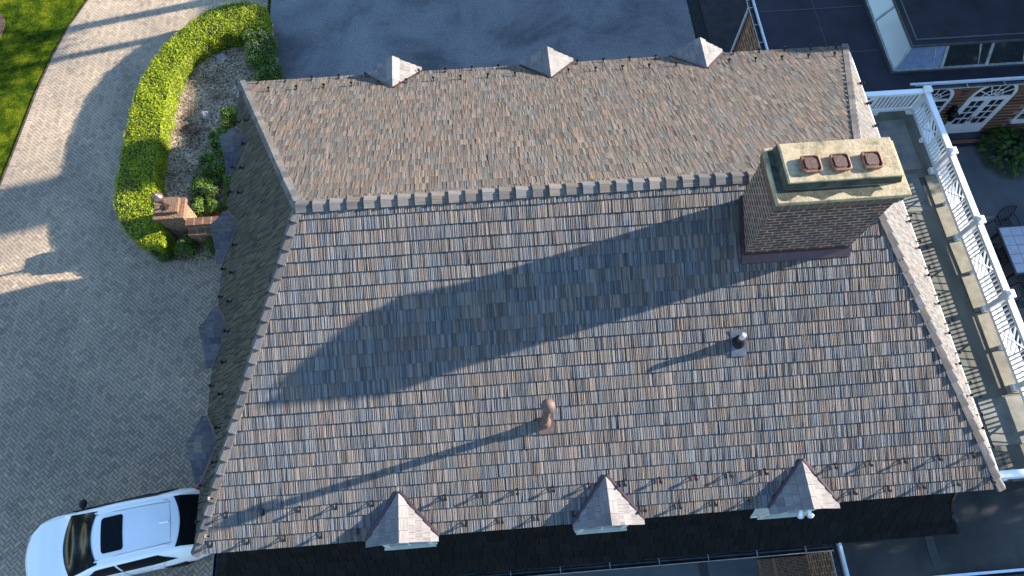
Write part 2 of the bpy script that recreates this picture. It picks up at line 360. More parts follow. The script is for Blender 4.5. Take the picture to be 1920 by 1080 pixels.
# planted bed
def bed_mat():
    m, n, l, p = newmat('mulch and chips')
    tc = N(n, 'ShaderNodeTexCoord')
    a = N(n, 'ShaderNodeTexNoise', i_Scale=1.1, i_Detail=5.0); l.new(tc.outputs['Object'], a.inputs[0])
    b = N(n, 'ShaderNodeTexVoronoi', i_Scale=26.0); l.new(tc.outputs['Object'], b.inputs[0])
    b2 = N(n, 'ShaderNodeTexNoise', i_Scale=13.0, i_Detail=6.0, i_Roughness=.85); l.new(tc.outputs['Object'], b2.inputs[0])
    r = ramp(n, [(.36, (.13, .08, .05)), (.5, (.32, .235, .155)), (.66, (.46, .36, .24))]); l.new(a.outputs[0], r.inputs[0])
    g = ramp(n, [(.42, (.10, .08, .08)), (.5, (.8, .78, .78)), (.58, (1.6, 1.6, 1.5))]); l.new(b2.outputs[0], g.inputs[0])
    c = mix(n, l, 'MULTIPLY', 1.0, r.outputs[0], g.outputs[0])
    sp = N(n, 'ShaderNodeSeparateColor'); l.new(b.outputs['Color'], sp.inputs[0])
    g2 = ramp(n, [(0, (.55,)*3), (1, (1.35,)*3)]); l.new(sp.outputs[0], g2.inputs[0])
    c = mix(n, l, 'MULTIPLY', 1.0, c, g2.outputs[0])
    l.new(c, p.inputs['Base Color'])
    bp = N(n, 'ShaderNodeBump', i_Strength=.9, i_Distance=.04); l.new(b2.outputs[0], bp.inputs['Height']); l.new(bp.outputs[0], p.inputs['Normal'])
    p.inputs['Roughness'].default_value = .95
    return m
MT['bed'] = bed_mat()
mb = MB(); mb.poly(bed[::-1], G-.05, G+.03); struct(mb.build('planting_bed', 'bed'))
# mulch ring at the lawn's left edge
MT['mulch'] = simple('brown mulch', (.10, .055, .04), .95, 0, .4, 9, .8, 40)
mb = MB()
ring = [( -12.9+1.15*math.cos(t)*(1+.08*math.sin(3*t)), 19.9+1.7*math.sin(t)*(1+.06*math.cos(5*t))) for t in [k*math.pi/12 for k in range(24)]]
mb.poly(ring, G-.06, G-.02); struct(mb.build('mulch_ring', 'mulch'))
# ---------------------------------------------------------------- foliage
def leafmat(name, stops, trans=.25): return tone_mat(name, stops, .55, 5, .25, 0, 9, .35, trans)
MT['hedge'] = leafmat('hedge leaf', [(0, (.08, .15, .004)), (.5, (.28, .36, .006)), (.85, (.46, .52, .010)), (1, (.58, .58, .02))], .35)
MT['shrub'] = leafmat('shrub leaf', [(0, (.04, .085, .008)), (.5, (.11, .20, .016)), (1, (.28, .40, .04))])
MT['bush'] = leafmat('light bush leaf', [(0, (.05, .10, .012)), (.5, (.10, .17, .02)), (1, (.20, .25, .03))], .3)
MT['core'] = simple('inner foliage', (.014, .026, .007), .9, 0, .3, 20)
MT['bark'] = simple('grey brown bark', (.10, .08, .06), .9, 0, .3, 12, .6, 30)
MT['hosta'] = leafmat('broad leaf', [(0, (.03, .07, .012)), (.6, (.05, .11, .018)), (1, (.13, .19, .04))], .15)
def leaf(mb, p, nrm, size, asp=.55):
    nrm = Vector(nrm).normalized(); a = nrm.orthogonal().normalized(); b = nrm.cross(a); t = R(0, 6.283)
    d = (a*math.cos(t)+b*math.sin(t))*size/2; e = nrm.cross(d)*asp
    p = Vector(p); k = nrm*size*.12
    mb.face([p-d, p-e*.9-k, p+d, p+e*.9-k], (min(1, max(0, random.gauss(.5, .28))), random.random(), 0))
def blob(mb, core, c, r, n, size, lobes=7, flat=.0):
    c = Vector(c)
    ls = [(Vector((R(-1, 1)*r[0]*.66, R(-1, 1)*r[1]*.66, R(-.35, .45)*r[2])), R(.34, .58)) for _ in range(lobes*2)]
    for o, k in ls:
        core.tube([c+o+Vector((0, 0, z*r[2]*k*.8)) for z in (-.9, -.5, 0, .5, .9)], [max(.01, min(r[0], r[1])*k*.7*math.sqrt(max(0, 1-z*z))) for z in (-.9, -.5, 0, .5, .9)], 8)
    for _ in range(n):
        o, k = random.choice(ls); th = R(0, 6.283); ph = math.asin(R(-.5, 1))
        d = Vector((math.cos(th)*math.cos(ph), math.sin(th)*math.cos(ph), math.sin(ph)))
        q = R(.82, 1.08)
        p = c+o+Vector((d.x*r[0]*k*q, d.y*r[1]*k*q, d.z*r[2]*k*q))
        if p.z < c.z-r[2]*.95: continue
        leaf(mb, p, d+Vector((R(-.7, .7), R(-.7, .7), R(-.3, .8))), size*R(.7, 1.3))
def shrub(name, c, r, n, size, mat, label, cat, group=None, lobes=7):
    t = thing(name, label, cat, (c[0], c[1], G), group)
    a = MB(); b = MB(); blob(a, b, c, r, n, size, lobes)
    a.build('foliage', mat, t, org=(c[0], c[1], G))
    b.tube([(c[0], c[1], G), (c[0], c[1], c[2])], .03, 6); b.build('stem', 'core', t, org=(c[0], c[1], G))
    return t
# hedge
t = thing('clipped_hedge', 'long curved clipped yellow green hedge wrapping the gravel bed beside the driveway', 'hedge', (-5.2, 14, G))
core = MB(); lf = MB(); HT = G+.82
def interp(P, n):
    out = []
    for i in range(len(P)-1):
        for k in range(n):
            s = k/n; p0 = P[max(i-1, 0)]; p1 = P[i]; p2 = P[i+1]; p3 = P[min(i+2, len(P)-1)]
            out.append(tuple(.5*((2*p1[a])+(-p0[a]+p2[a])*s+(2*p0[a]-5*p1[a]+4*p2[a]-p3[a])*s*s+(-p0[a]+3*p1[a]-3*p2[a]+p3[a])*s**3) for a in (0, 1)))
    out.append(P[-1]); return out
O_ = interp(outer, 5); I_ = interp(inner, 5)
for i in range(len(O_)-1):
    def sh(o, q, d): L = math.hypot(q[0]-o[0], q[1]-o[1]); return (o[0]+(q[0]-o[0])*d/L, o[1]+(q[1]-o[1])*d/L)
    o0, o1 = sh(O_[i], I_[i], .05), sh(O_[i+1], I_[i+1], .05); n0, n1 = sh(I_[i], O_[i], .05), sh(I_[i+1], O_[i+1], .05)
    b = [(o0[0], o0[1], G), (o1[0], o1[1], G), (n1[0], n1[1], G), (n0[0], n0[1], G)]
    tt = [(p[0], p[1], HT-.05) for p in b]
    core.hexa(b, tt)
    oa, ob, na, nb = Vector((*O_[i], 0)), Vector((*O_[i+1], 0)), Vector((*I_[i], 0)), Vector((*I_[i+1], 0))
    ar = ((ob-oa).length+(nb-na).length)/2*(na-oa).length
    for _ in range(int(ar*1500)):
        u, v = random.random(), random.random(); e = min(v, 1-v)
        p = oa.lerp(ob, u).lerp(na.lerp(nb, u), v); hz = HT+.035*math.sin(p.x*5)*math.sin(p.y*4.3)+R(-.06, .03)+(R(.02, .1) if random.random() < .03 else 0)-max(0, .09-e)*.9
        leaf(lf, (p.x, p.y, hz), (R(-1, 1), R(-1, 1), 1.1), R(.04, .075))
    for A, B, sg in ((oa, ob, 1), (na, nb, -1)):
        L = (B-A).length; nn = Vector((-(B-A).y, (B-A).x, 0)).normalized()
        out = (oa-na).normalized()*sg
        for _ in range(int(L*.8*1100)):
            p = A.lerp(B, random.random()); z = R(G+.03, HT); p = p+out*.035*math.sin(p.x*6+p.y*7)
            leaf(lf, (p.x+out.x*R(-.05, .03), p.y+out.y*R(-.05, .03), z), out*1.2+Vector((R(-1, 1), R(-1, 1), R(-.3, .9))), R(.04, .075))
for A, B, out in ((Vector((*O_[0], 0)), Vector((*I_[0], 0)), Vector((1, 0, 0))), (Vector((*O_[-1], 0)), Vector((*I_[-1], 0)), Vector((.9, -.6, 0)))):
    for _ in range(1100):
        p = A.lerp(B, random.random()); leaf(lf, (p.x+out.x*R(-.03, .06), p.y+out.y*R(-.03, .06), R(G+.03, HT)), out+Vector((R(-1, 1), R(-1, 1), R(-.3, .9))), R(.04, .075))
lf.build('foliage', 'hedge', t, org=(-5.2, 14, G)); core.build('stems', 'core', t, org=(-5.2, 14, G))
# shrubs
shrub('boxwood_shrub', (-1.72, 17.85, G+.5), (.66, .8, .62), 5200, .06, 'shrub', 'large round dark green boxwood at the court end of the long hedge', 'shrub', lobes=9)
shrub('boxwood_shrub', (-1.35, 16.9, G+.35), (.5, .55, .45), 2400, .06, 'shrub', 'dark green mound just below the round boxwood, hard against the court edge', 'shrub', lobes=6)
shrub('low_shrub', (-1.75, 15.85, G+.22), (.46, .4, .34), 1500, .06, 'shrub', 'small clipped dark shrub right above the roof corner at the court edge', 'shrub', lobes=5)
rowp = [((-2.55, 14.9), (.35, .5), 'narrow leafy shrub at the far end of the row along the house wall'),
        ((-2.85, 14.05), (.4, .5), 'leafy green shrub just left of the pale boulder row, second from the far end'),
        ((-3.05, 13.1), (.42, .5), 'dense green shrub beside the topmost left dormer in the planting row'),
        ((-3.1, 12.25), (.46, .55), 'broad green shrub next to the half buried white stone'),
        ((-2.3, 12.3), (.36, .55), 'loose dark shrub tucked between the planting row and the roof eave'),
        ((-2.15, 11.35), (.4, .45), 'sparse dark shrub just above the low brick wall by the house'),
        ((-3.05, 11.5), (.38, .4), 'rounded shrub ending the planting row nearest the brick pillar'),
        ((-1.5, 14.4), (.25, .45), 'thin straggly plant close under the shaded roof edge')]
for (x, y), (rx, ry), lb in rowp:
    shrub('leafy_shrub', (x, y, G+.3), (rx*1.15, ry*1.1, .4), 2400, .07, 'shrub', lb, 'shrub', 'shrubs planted in a row along the house', 6)
shrub('bright_bush', (-3.6, 10.0, G+.34), (.45, .42, .5), 2200, .065, 'bush', 'bright half sunlit bush in front of the brick pillar', 'bush', lobes=6)
shrub('bright_bush', (-2.55, 10.0, G+.3), (.55, .42, .5), 2200, .065, 'bush', 'medium green bush below the low brick wall beside the dormer', 'bush', lobes=6)
shrub('bright_bush', (-4.45, 9.85, G+.25), (.38, .34, .42), 1500, .065, 'bush', 'small speckled bush where the hedge curves in below the pillar', 'bush', lobes=5)
# rocks
MT['rock'] = simple('pale rock', (.40, .37, .35), .9, 0, .25, 5, .6, 20)
def rock(c, r, lb, arc=False):
    mb = MB(); n = 12; rings = []
    for j in range(7):
        ph = -math.pi/2*.3+j*(math.pi/2*1.3)/6; row = []
        for k in range(n):
            th = 2*math.pi*k/n; q = 1+.16*math.sin(3*th+c[0]*9+ph*2)+R(-.08, .08)
            row.append((c[0]+r[0]*q*math.cos(th)*math.cos(ph), c[1]+r[1]*q*math.sin(th)*math.cos(ph), c[2]+r[2]*math.sin(ph)*q))
        rings.append(row)
    top = rings[-1]; cx = (c[0], c[1], top[0][2])
    rings[-1] = [cx]*n
    for a, b in zip(rings, rings[1:]):
        for k in range(n):
            j = (k+1) % n
            if b[k] == b[j]: mb.face([a[k], a[j], b[k]])
            else: mb.face([a[k], a[j], b[j], b[k]])
    tag(mb.build('rock', 'rock', weld=True, org=(c[0], c[1], G)), lb, 'rock', 'rocks in the gravel bed')
rock((-3.26, 18.05, G+.03), (.22, .16, .13), 'flat greyish pink rock near the top of the gravel bed')
rock((-3.62, 15.4, G+.05), (.2, .17, .2), 'pale white rock in the middle of the gravel bed')
rock((-3.74, 12.75, G+.0), (.2, .2, .13), 'half buried whitish rock nearest the brick pillar')
rock((-1.3, 17.75, G+.0), (.12, .18, .2), 'small pale stone behind the round boxwood at the court edge')
# brick pillar and low wall
px0, px1, py0, py1 = -4.2, -3.27, 10.38, 11.12
t = thing('brick_pillar', 'square brick gate pillar with stepped cap standing at the tip of the hedge', 'pillar', (-3.75, 10.75, G)); og = (-3.75, 10.75, G)
mb = MB(); mb.box(px0+.1, py0+.09, G, px1-.06, py1-.08, -4.72); mb.build('shaft', 'brickred', t, org=og)
mb = MB(); mb.box(px0, py0, -4.72, px1, py1, -4.56); mb.box(px0+.07, py0+.17, -4.56, px1-.16, py1-.03, -4.45); mb.build('cap', 'brickred', t, org=og)
t = thing('lantern', 'bronze post lantern with scrolled bracket on top of the brick pillar', 'lantern', (-3.78, 10.72, -4.45)); og = (-3.78, 10.72, -4.45)
mb = MB(); mb.lathe((-3.78, 10.72, -4.45), [(.11, 0), (.10, .03), (.035, .05), (.025, .28), (.04, .3), (.04, .34)], 10)
for k in range(4):
    a = k*math.pi/2+.4; mb.tube([(-3.78+r*math.cos(a), 10.72+r*math.sin(a), -4.45+z) for r, z in ((.03, .05), (.12, .04), (.15, .10), (.11, .17), (.05, .16), (.03, .25))], .011, 6)
mb.build('post', 'bronze', t, org=og)
mb = MB(); mb.lathe((-3.78, 10.72, -4.11), [(.06, 0), (.10, .03), (.14, .22), (.15, .24)], 8); mb.build('lamp_glass', 'glass', t, org=og)
mb = MB(); mb.lathe((-3.78, 10.72, -3.87), [(.18, 0), (.17, .04), (.10, .13), (.05, .17), (.02, .19), (.03, .22), (.012, .27), (.004, .36)], 16); mb.build('lamp_top', simple('polished bronze', (.22, .15, .12), .3, .7, .1), t, smooth=True, org=og)
mb = MB(); mb.box(-3.33, 10.28, G, -.5, 10.52, -4.98); mb.box(-3.33, 10.3, -4.98, -.5, 10.56, -4.9); mb.box(-3.33, 10.1, G, -.5, 10.28, -5.18)
tag(mb.build('low_brick_wall', 'brickred', org=(-2, 10.4, G)), 'low brick garden wall running from the pillar to the house', 'wall')
# ---------------------------------------------------------------- the house
W, D, H, HA, HB, YR = 16.0, 11.522, 3.0765, 2.534, 2.617, 5.763
house = thing('brick_house', 'large house with hipped shake roof, dormers and a tall brick chimney', 'house', (8, 5.7, G)); HO = (8, 5.7, G)
def hb(mb, name, mats, parent=None, smooth=False): return mb.build(name, mats, parent or house, smooth=smooth, org=HO)
def shingle_row(mb, O, U, V, ub0, ub1, ut0, ut1, e, wmin=.13, wmax=.34, th=.02, jit=.0, v0=0., slat=0., gap=.003, tilt=.22, bias=0.):
    """one course: bottom edge from ub0 to ub1 at v0, top edge at v0+e from ut0 to ut1"""
    Nn = U.cross(V).normalized()
    u = min(ub0, ut0)-R(0, wmax); umax = max(ub1, ut1)
    while u < umax:
        wd = R(wmin, wmax); a, b = u+gap, u+wd-.002; u += wd
        A0, B0 = max(a, ub0), min(b, ub1); A1, B1 = max(a, ut0), min(b, ut1)
        if A0 > B0 and A1 > B1: continue
        if A0 > B0: m_ = ub0 if a < ub0 else ub1; A0 = B0 = m_
        if A1 > B1: m_ = ut0 if a < ut0 else ut1; A1 = B1 = m_
        j = R(-jit, jit); h0 = th*R(.8, 1.25); h1 = .003
        tn = random.random()
        t = (tn, random.random(), random.random())
        P = lambda uu, vv, hh: tuple(O+U*uu+V*vv+Nn*hh)
        p = [P(A0, v0+j, h0), P(B0, v0+j, h0), P(B1, v0+e+.005, h1), P(A1, v0+e+.005, h1)]
        uvs = [(A0, v0), (B0, v0), (B1, v0+e), (A1, v0+e)]
        if slat:
            fr = [0.]
            while fr[-1] < 1: fr.append(fr[-1]+R(.016, .042)/max(wd, .05))
            fr[-1] = 1.
            if len(fr) > 2 and fr[-1]-fr[-2] < .06: fr.pop(-2)
            for fa, fb in zip(fr, fr[1:]):
                hh = R(-slat, slat*.5); tl = R(-1+bias, 1+bias)*tilt*(fb-fa)*wd; s0, s1 = P(A0+(B0-A0)*fa, v0+j, h0+hh), P(A0+(B0-A0)*fb-.0, v0+j, h0+hh+tl)
                s2, s3 = P(A1+(B1-A1)*fb, v0+e+.005, h1+hh*.5+tl), P(A1+(B1-A1)*fa, v0+e+.005, h1+hh*.5)
                tt = (min(1, max(0, tn+R(-.3, .3))), t[1]+fa, random.random())
                mb.face([s0, s1, s2, s3], tt, 0, [(A0+(B0-A0)*fa, v0), (A0+(B0-A0)*fb, v0), (A1+(B1-A1)*fb, v0+e), (A1+(B1-A1)*fa, v0+e)])
        else: mb.face(p, t, 0, uvs)
        q = [P(A0, v0+j, -.012), P(B0, v0+j, -.012), P(B1, v0+e, -.012), P(A1, v0+e, -.012)]
        mb.face([q[0], q[1], p[1], p[0]], t, 0, [(A0, v0), (B0, v0), (B0, v0+.01), (A0, v0+.01)])
        mb.face([q[1], q[2], p[2], p[1]], t, 0, [(B0, v0), (B1, v0+e), (B1, v0+e), (B0, v0)])
        mb.face([q[3], q[0], p[0], p[3]], t, 0, [(A1, v0+e), (A0, v0), (A0, v0), (A1, v0+e)])
def slope(name, O, U, V, L, Lv, i0, i1, mat, rows, label=None, **k):
    mb = MB(); e = Lv/rows
    Nn = U.cross(V)
    for r in range(rows):
        v0, v1 = r*e, (r+1)*e
        shingle_row(mb, O, U, V, i0*v0/Lv, L-i1*v0/Lv, i0*v1/Lv, L-i1*v1/Lv, e, v0=v0, **k)
    # deck sheet below
    z = Nn*-.01
    mb.face([tuple(O+z), tuple(O+U*L+z), tuple(O+U*(L-i1)+V*Lv+z), tuple(O+U*i0+V*Lv+z)], (0, 0, 0))
    o = hb(mb, name, mat)
    if label: o['label'] = label
    return o
V3 = Vector
ridgeL, ridgeR = V3((HA, YR, H)), V3((W-HB, YR, H))
c0, c1, c2, c3 = V3((0, 0, 0)), V3((W, 0, 0)), V3((W, D, 0)), V3((0, D, 0))
vf = V3((0, YR, H)); Lf = vf.length; slope('roof_slope', c0, V3((1, 0, 0)), vf/Lf, W, Lf, HA, HB, 'shake', 25, th=.022, slat=.003, tilt=.28, bias=-.9, wmin=.12, wmax=.38)
vb = V3((0, -(D-YR), H)); Lb = vb.length; slope('roof_slope', c2, V3((-1, 0, 0)), vb/Lb, W, Lb, HB, HA, 'shakeback', 25, th=.016, jit=.004, slat=.0045, gap=.003, wmin=.07, wmax=.24, tilt=.14)
vl = V3((HA, 0, H)); Ll = vl.length; slope('roof_slope', c3, V3((0, -1, 0)), vl/Ll, D, Ll, D-YR, YR, 'shakeleft', 15, th=.024, wmin=.1, wmax=.24, slat=.004, gap=.014, tilt=.08)
vr = V3((-HB, 0, H)); Lr = vr.length; slope('roof_slope', c1, V3((0, 1, 0)), vr/Lr, D, Lr, YR, D-YR, 'shake', 16, th=.014, wmin=.1, wmax=.24, slat=.002, tilt=.04)
# caps on ridge and hips
def caps(name, A, B, s1, s2, step=.3, wd=.15, mat='shake', th=.03, butt=.03):
    """s1, s2: unit vectors running down the two slopes from the line A->B"""
    mb = MB(); d = (B-A); L = d.length; d = d/L; n = int(L/step); up = (-(s1+s2)).normalized()
    for i in range(n):
        a = A+d*(i*L/n-.015); b = A+d*((i+1)*L/n+.03); t = (random.random(), random.random(), random.random())
        for s, fl in ((s1, 0), (s2, 1)):
            nn = d.cross(s).normalized()
            if nn.dot(up) < 0: nn = -nn
            h0, h1 = th+butt, th-.005
            lo = [a+up*h0*1.2, a+s*wd+nn*h0, b+s*wd+nn*h1*.5, b+up*h1*.6]
            bo = [a+up*-.03, a+s*wd-nn*.02, b+s*wd-nn*.02, b+up*-.03]
            uvq = [(0, i*.3), (wd, i*.3), (wd, i*.3+step), (0, i*.3+step)]
            f1 = [tuple(p) for p in lo]
            if fl: f1 = f1[::-1]; uvq = uvq[::-1]
            mb.face(f1, t, 0, uvq)
            mb.face([tuple(bo[0]), tuple(bo[1]), tuple(lo[1]), tuple(lo[0])], t, 0, [(0, 0), (wd, 0), (wd, .02), (0, .02)])
            mb.face([tuple(bo[1]), tuple(bo[2]), tuple(lo[2]), tuple(lo[1])], t, 0, [(0, 0), (.01, 0), (.01, .3), (0, .3)])
    return hb(mb, name, mat)
vfd, vbd, vld, vrd = -vf/Lf, -vb/Lb, -vl/Ll, -vr/Lr
def down(sl, A, B):   # unit vector in slope with down direction sl, perpendicular to AB
    d = (B-A).normalized(); s = sl-d*sl.dot(d); return s.normalized()
def slope_perp(nrm, A, B, inward):
    d = (B-A).normalized(); s = d.cross(nrm).normalized()
    return s if s.dot(inward) > 0 else -s
nf = V3((1, 0, 0)).cross(vf).normalized(); nb = V3((-1, 0, 0)).cross(vb).normalized()
nl = V3((0, -1, 0)).cross(vl).normalized(); nr = V3((0, 1, 0)).cross(vr).normalized()
caps('ridge_cap', ridgeL, ridgeR, slope_perp(nf, ridgeL, ridgeR, V3((0, -1, -.5))), slope_perp(nb, ridgeL, ridgeR, V3((0, 1, -.5))), .31, .135, th=.022, butt=.03, mat='shakecap')
hl = [('hip_cap', c0, ridgeL, nf, V3((1, -1, 0)), nl, V3((-1, 1, 0))), ('hip_cap', c1, ridgeR, nf, V3((-1, -1, 0)), nr, V3((1, 1, 0))),
      ('hip_cap', c3, ridgeL, nb, V3((1, 1, 0)), nl, V3((-1, -1, 0))), ('hip_cap', c2, ridgeR, nb, V3((-1, 1, 0)), nr, V3((1, -1, 0)))]
for nm, A, B, n1, i1, n2, i2 in hl:
    caps(nm, A, B, slope_perp(n1, A, B, i1), slope_perp(n2, A, B, i2), .27, .115, th=.022, butt=.026, mat='shakecap')
# eave fascia + soffit
mb = MB(); e = .03
for (x0, y0, x1, y1) in ((.05, .05, W-.05, .09), (.05, D-.09, W-.05, D-.05), (.05, .09, .09, D-.09), (W-.09, .09, W-.05, D-.09)): mb.box(x0, y0, -.2, x1, y1, -.03)
mb.box(.09, .09, -.2, W-.09, D-.09, -.17); hb(mb, 'fascia', simple('dark fascia', (.05, .045, .045), .6))
# mansard lower roof: flared profile (outset from eave rectangle, z)
prof = [(-.30, -.17), (-.27, -.55), (-.22, -.9), (-.15, -1.25), (-.06, -1.6), (.05, -1.93), (.18, -2.24), (.33, -2.52), (.48, -2.78), (.62, -3.0)]
BW = D-.82
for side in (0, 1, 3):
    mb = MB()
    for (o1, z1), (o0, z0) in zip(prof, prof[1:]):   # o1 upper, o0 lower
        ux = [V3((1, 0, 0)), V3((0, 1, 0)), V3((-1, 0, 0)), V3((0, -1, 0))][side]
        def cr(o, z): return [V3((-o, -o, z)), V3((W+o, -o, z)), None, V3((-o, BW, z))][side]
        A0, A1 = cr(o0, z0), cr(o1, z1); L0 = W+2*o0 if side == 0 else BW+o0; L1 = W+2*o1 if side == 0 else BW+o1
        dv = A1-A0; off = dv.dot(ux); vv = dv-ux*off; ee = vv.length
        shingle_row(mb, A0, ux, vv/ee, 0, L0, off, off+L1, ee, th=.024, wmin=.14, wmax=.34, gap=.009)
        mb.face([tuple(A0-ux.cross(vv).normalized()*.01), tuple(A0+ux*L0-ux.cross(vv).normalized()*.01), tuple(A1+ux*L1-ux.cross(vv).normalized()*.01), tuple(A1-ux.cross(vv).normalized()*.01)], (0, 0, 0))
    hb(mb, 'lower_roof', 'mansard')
for sx in (0, 1):
    mb = MB()
    for (o1, z1), (o0, z0) in zip(prof, prof[1:]):
        a, b = V3(((W+o0 if sx else -o0), -o0, z0+.03)), V3(((W+o1 if sx else -o1), -o1, z1+.012))
        mb.bar(a, b, .07, .03, up=(0, -.4, 1))
    hb(mb, 'lower_hip_cap', 'mansard')
# brick walls below
mb = MB(); mb.box(.1, .1, G, W-.1, BW, -3.02); mb.box(.35, .35, -3.02, W-.35, BW, -.2); hb(mb, 'wall', 'brickwing')
# gutters along front and left of the lower roof
def gutter(mb, p0, p1, r=.065, n=6):
    p0, p1 = V3(p0), V3(p1); d = (p1-p0).normalized(); s = d.cross(V3((0, 0, 1)))
    ring = [(s*math.cos(a)*r+V3((0, 0, math.sin(a)*r))) for a in [math.pi+math.pi*k/n for k in range(n+1)]]
    for k in range(n):
        mb.face([tuple(p0+ring[k]), tuple(p0+ring[k+1]), tuple(p1+ring[k+1]), tuple(p1+ring[k])])
        i1, i2 = ring[k]*.92, ring[k+1]*.92
        mb.face([tuple(p0+i2), tuple(p0+i1), tuple(p1+i1), tuple(p1+i2)])
mb = MB(); gutter(mb, (-.6, -.71, -3.0), (13.6, -.71, -3.0)); gutter(mb, (-.71, BW, -3.0), (-.71, -.6, -3.0)); hb(mb, 'gutter', 'darkgutter')
mb = MB(); mb.tube([(-.65, -.78, -2.99), (13.6, -.78, -2.99)], .012, 6); mb.tube([(-.78, BW, -2.99), (-.78, -.65, -2.99)], .012, 6)
k = .3
while k < 13.5: mb.box(k, -.77, -2.995, k+.02, -.62, -2.985); k += 1.15
hb(mb, 'gutter_bead', simple('grey metal edge', (.28, .29, .29), .4, .6))
mb = MB(); mb.box(W+.02, .35, -.09, W+.045, D-.1, .0); mb.box(W-.04, .35, -.1, W+.02, D-.1, -.085); hb(mb, 'eave_trim', 'white')
# chimney
ch = MB()
cx0, cx1, cy0, cy1 = 10.97, 12.97, 4.40, 5.38
def ring_box(mb, x0, y0, x1, y1, z0, x0t, y0t, x1t, y1t, z1): mb.hexa([(x0, y0, z0), (x1, y0, z0), (x1, y1, z0), (x0, y1, z0)], [(x0t, y0t, z1), (x1t, y0t, z1), (x1t, y1t, z1), (x0t, y1t, z1)])
ring_box(ch, cx0, cy0, cx1, cy1, 1.9, cx0, cy0, cx1+.1, cy1+.02, 4.12)
ch.box(cx0-.02, cy0-.02, 4.12, cx1+.14, cy1+.04, 4.2); ch.box(cx0-.04, cy0-.03, 4.2, cx1+.18, cy1+.06, 4.3)
cho = hb(ch, 'chimney', 'brick')
def crown_mat():
    m, n, l, p = newmat('mossy limestone crown')
    tc = N(n, 'ShaderNodeTexCoord')
    a = N(n, 'ShaderNodeTexNoise', i_Scale=3.0, i_Detail=8.0, i_Roughness=.7); l.new(tc.outputs['Object'], a.inputs[0])
    b = N(n, 'ShaderNodeTexNoise', i_Scale=20.0, i_Detail=6.0, i_Roughness=.8); l.new(tc.outputs['Object'], b.inputs[0])
    r = ramp(n, [(.34, (.12, .105, .065)), (.43, (.27, .215, .125)), (.55, (.40, .315, .19)), (.8, (.45, .36, .22))]); l.new(a.outputs[0], r.inputs[0])
    g = ramp(n, [(.3, (.6,)*3), (.45, (.95,)*3), (.7, (1.08,)*3)]); l.new(b.outputs[0], g.inputs[0])
    l.new(mix(n, l, 'MULTIPLY', 1.0, r.outputs[0], g.outputs[0]), p.inputs['Base Color'])
    bp = N(n, 'ShaderNodeBump', i_Strength=.6, i_Distance=.03); l.new(b.outputs[0], bp.inputs['Height']); l.new(bp.outputs[0], p.inputs['Normal'])
    p.inputs['Roughness'].default_value = .95
    return m
MT['crown'] = crown_mat()
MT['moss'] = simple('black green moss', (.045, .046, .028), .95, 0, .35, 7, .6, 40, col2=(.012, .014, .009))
def bevel(o, wd=.012, seg=2):
    b = o.modifiers.new('bevel', 'BEVEL'); b.width = wd; b.segments = seg; b.limit_method = 'ANGLE'
mb = MB(); mb.box(10.92, 4.36, 4.3, 13.22, 5.48, 4.4)
ring_box(mb, 11.1, 4.62, 13.13, 5.46, 4.4, 11.13, 4.65, 13.08, 5.44, 4.56)
o = mb.build('chimney_crown', 'crown', cho, weld=True, org=HO); bevel(o, .02)
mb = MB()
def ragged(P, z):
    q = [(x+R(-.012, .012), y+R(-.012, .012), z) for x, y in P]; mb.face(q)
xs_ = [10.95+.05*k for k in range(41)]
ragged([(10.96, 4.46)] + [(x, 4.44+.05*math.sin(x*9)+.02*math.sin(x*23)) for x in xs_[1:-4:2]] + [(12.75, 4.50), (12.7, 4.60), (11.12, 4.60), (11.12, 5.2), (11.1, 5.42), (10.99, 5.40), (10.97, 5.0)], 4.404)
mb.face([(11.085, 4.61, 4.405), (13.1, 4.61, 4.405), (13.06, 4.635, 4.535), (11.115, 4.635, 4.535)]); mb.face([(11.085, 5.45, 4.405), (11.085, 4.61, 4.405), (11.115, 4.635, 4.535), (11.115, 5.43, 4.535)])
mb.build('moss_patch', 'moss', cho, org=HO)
for fx in (11.56, 12.06, 12.6):
    mb = MB(); s = .155; y = 4.96
    for k_, (a, b) in enumerate(((s, 0), (s, .10), (s*.93, .13), (s*.8, .135))): pass
    def rr(r, z, n=5):
        out = []
        for qx, qy, a0 in ((1, 1, 0), (-1, 1, 90), (-1, -1, 180), (1, -1, 270)):
            for i in range(n):
                a = math.radians(a0+90*i/(n-1)); out.append((fx+qx*(r-.05)+.05*math.cos(a), y+qy*(r-.05)+.05*math.sin(a), z))
        return out
    R1, R2, R3, R4 = rr(s, 4.56), rr(s+.012, 4.63), rr(s-.01, 4.64), rr(s-.02, 4.615)
    for A, B in ((R1, R2), (R2, R3), (R3, R4)):
        for i in range(len(A)): j = (i+1) % len(A); mb.face([A[i], A[j], B[j], B[i]])
    fl = mb.build('flue_cap', 'fluerim', cho, org=HO)
    mb = MB(); mb.face(rr(s-.015, 4.62)); mb.face(rr(s-.05, 4.63)); mb.build('spark_mesh', 'flue', fl, org=HO)
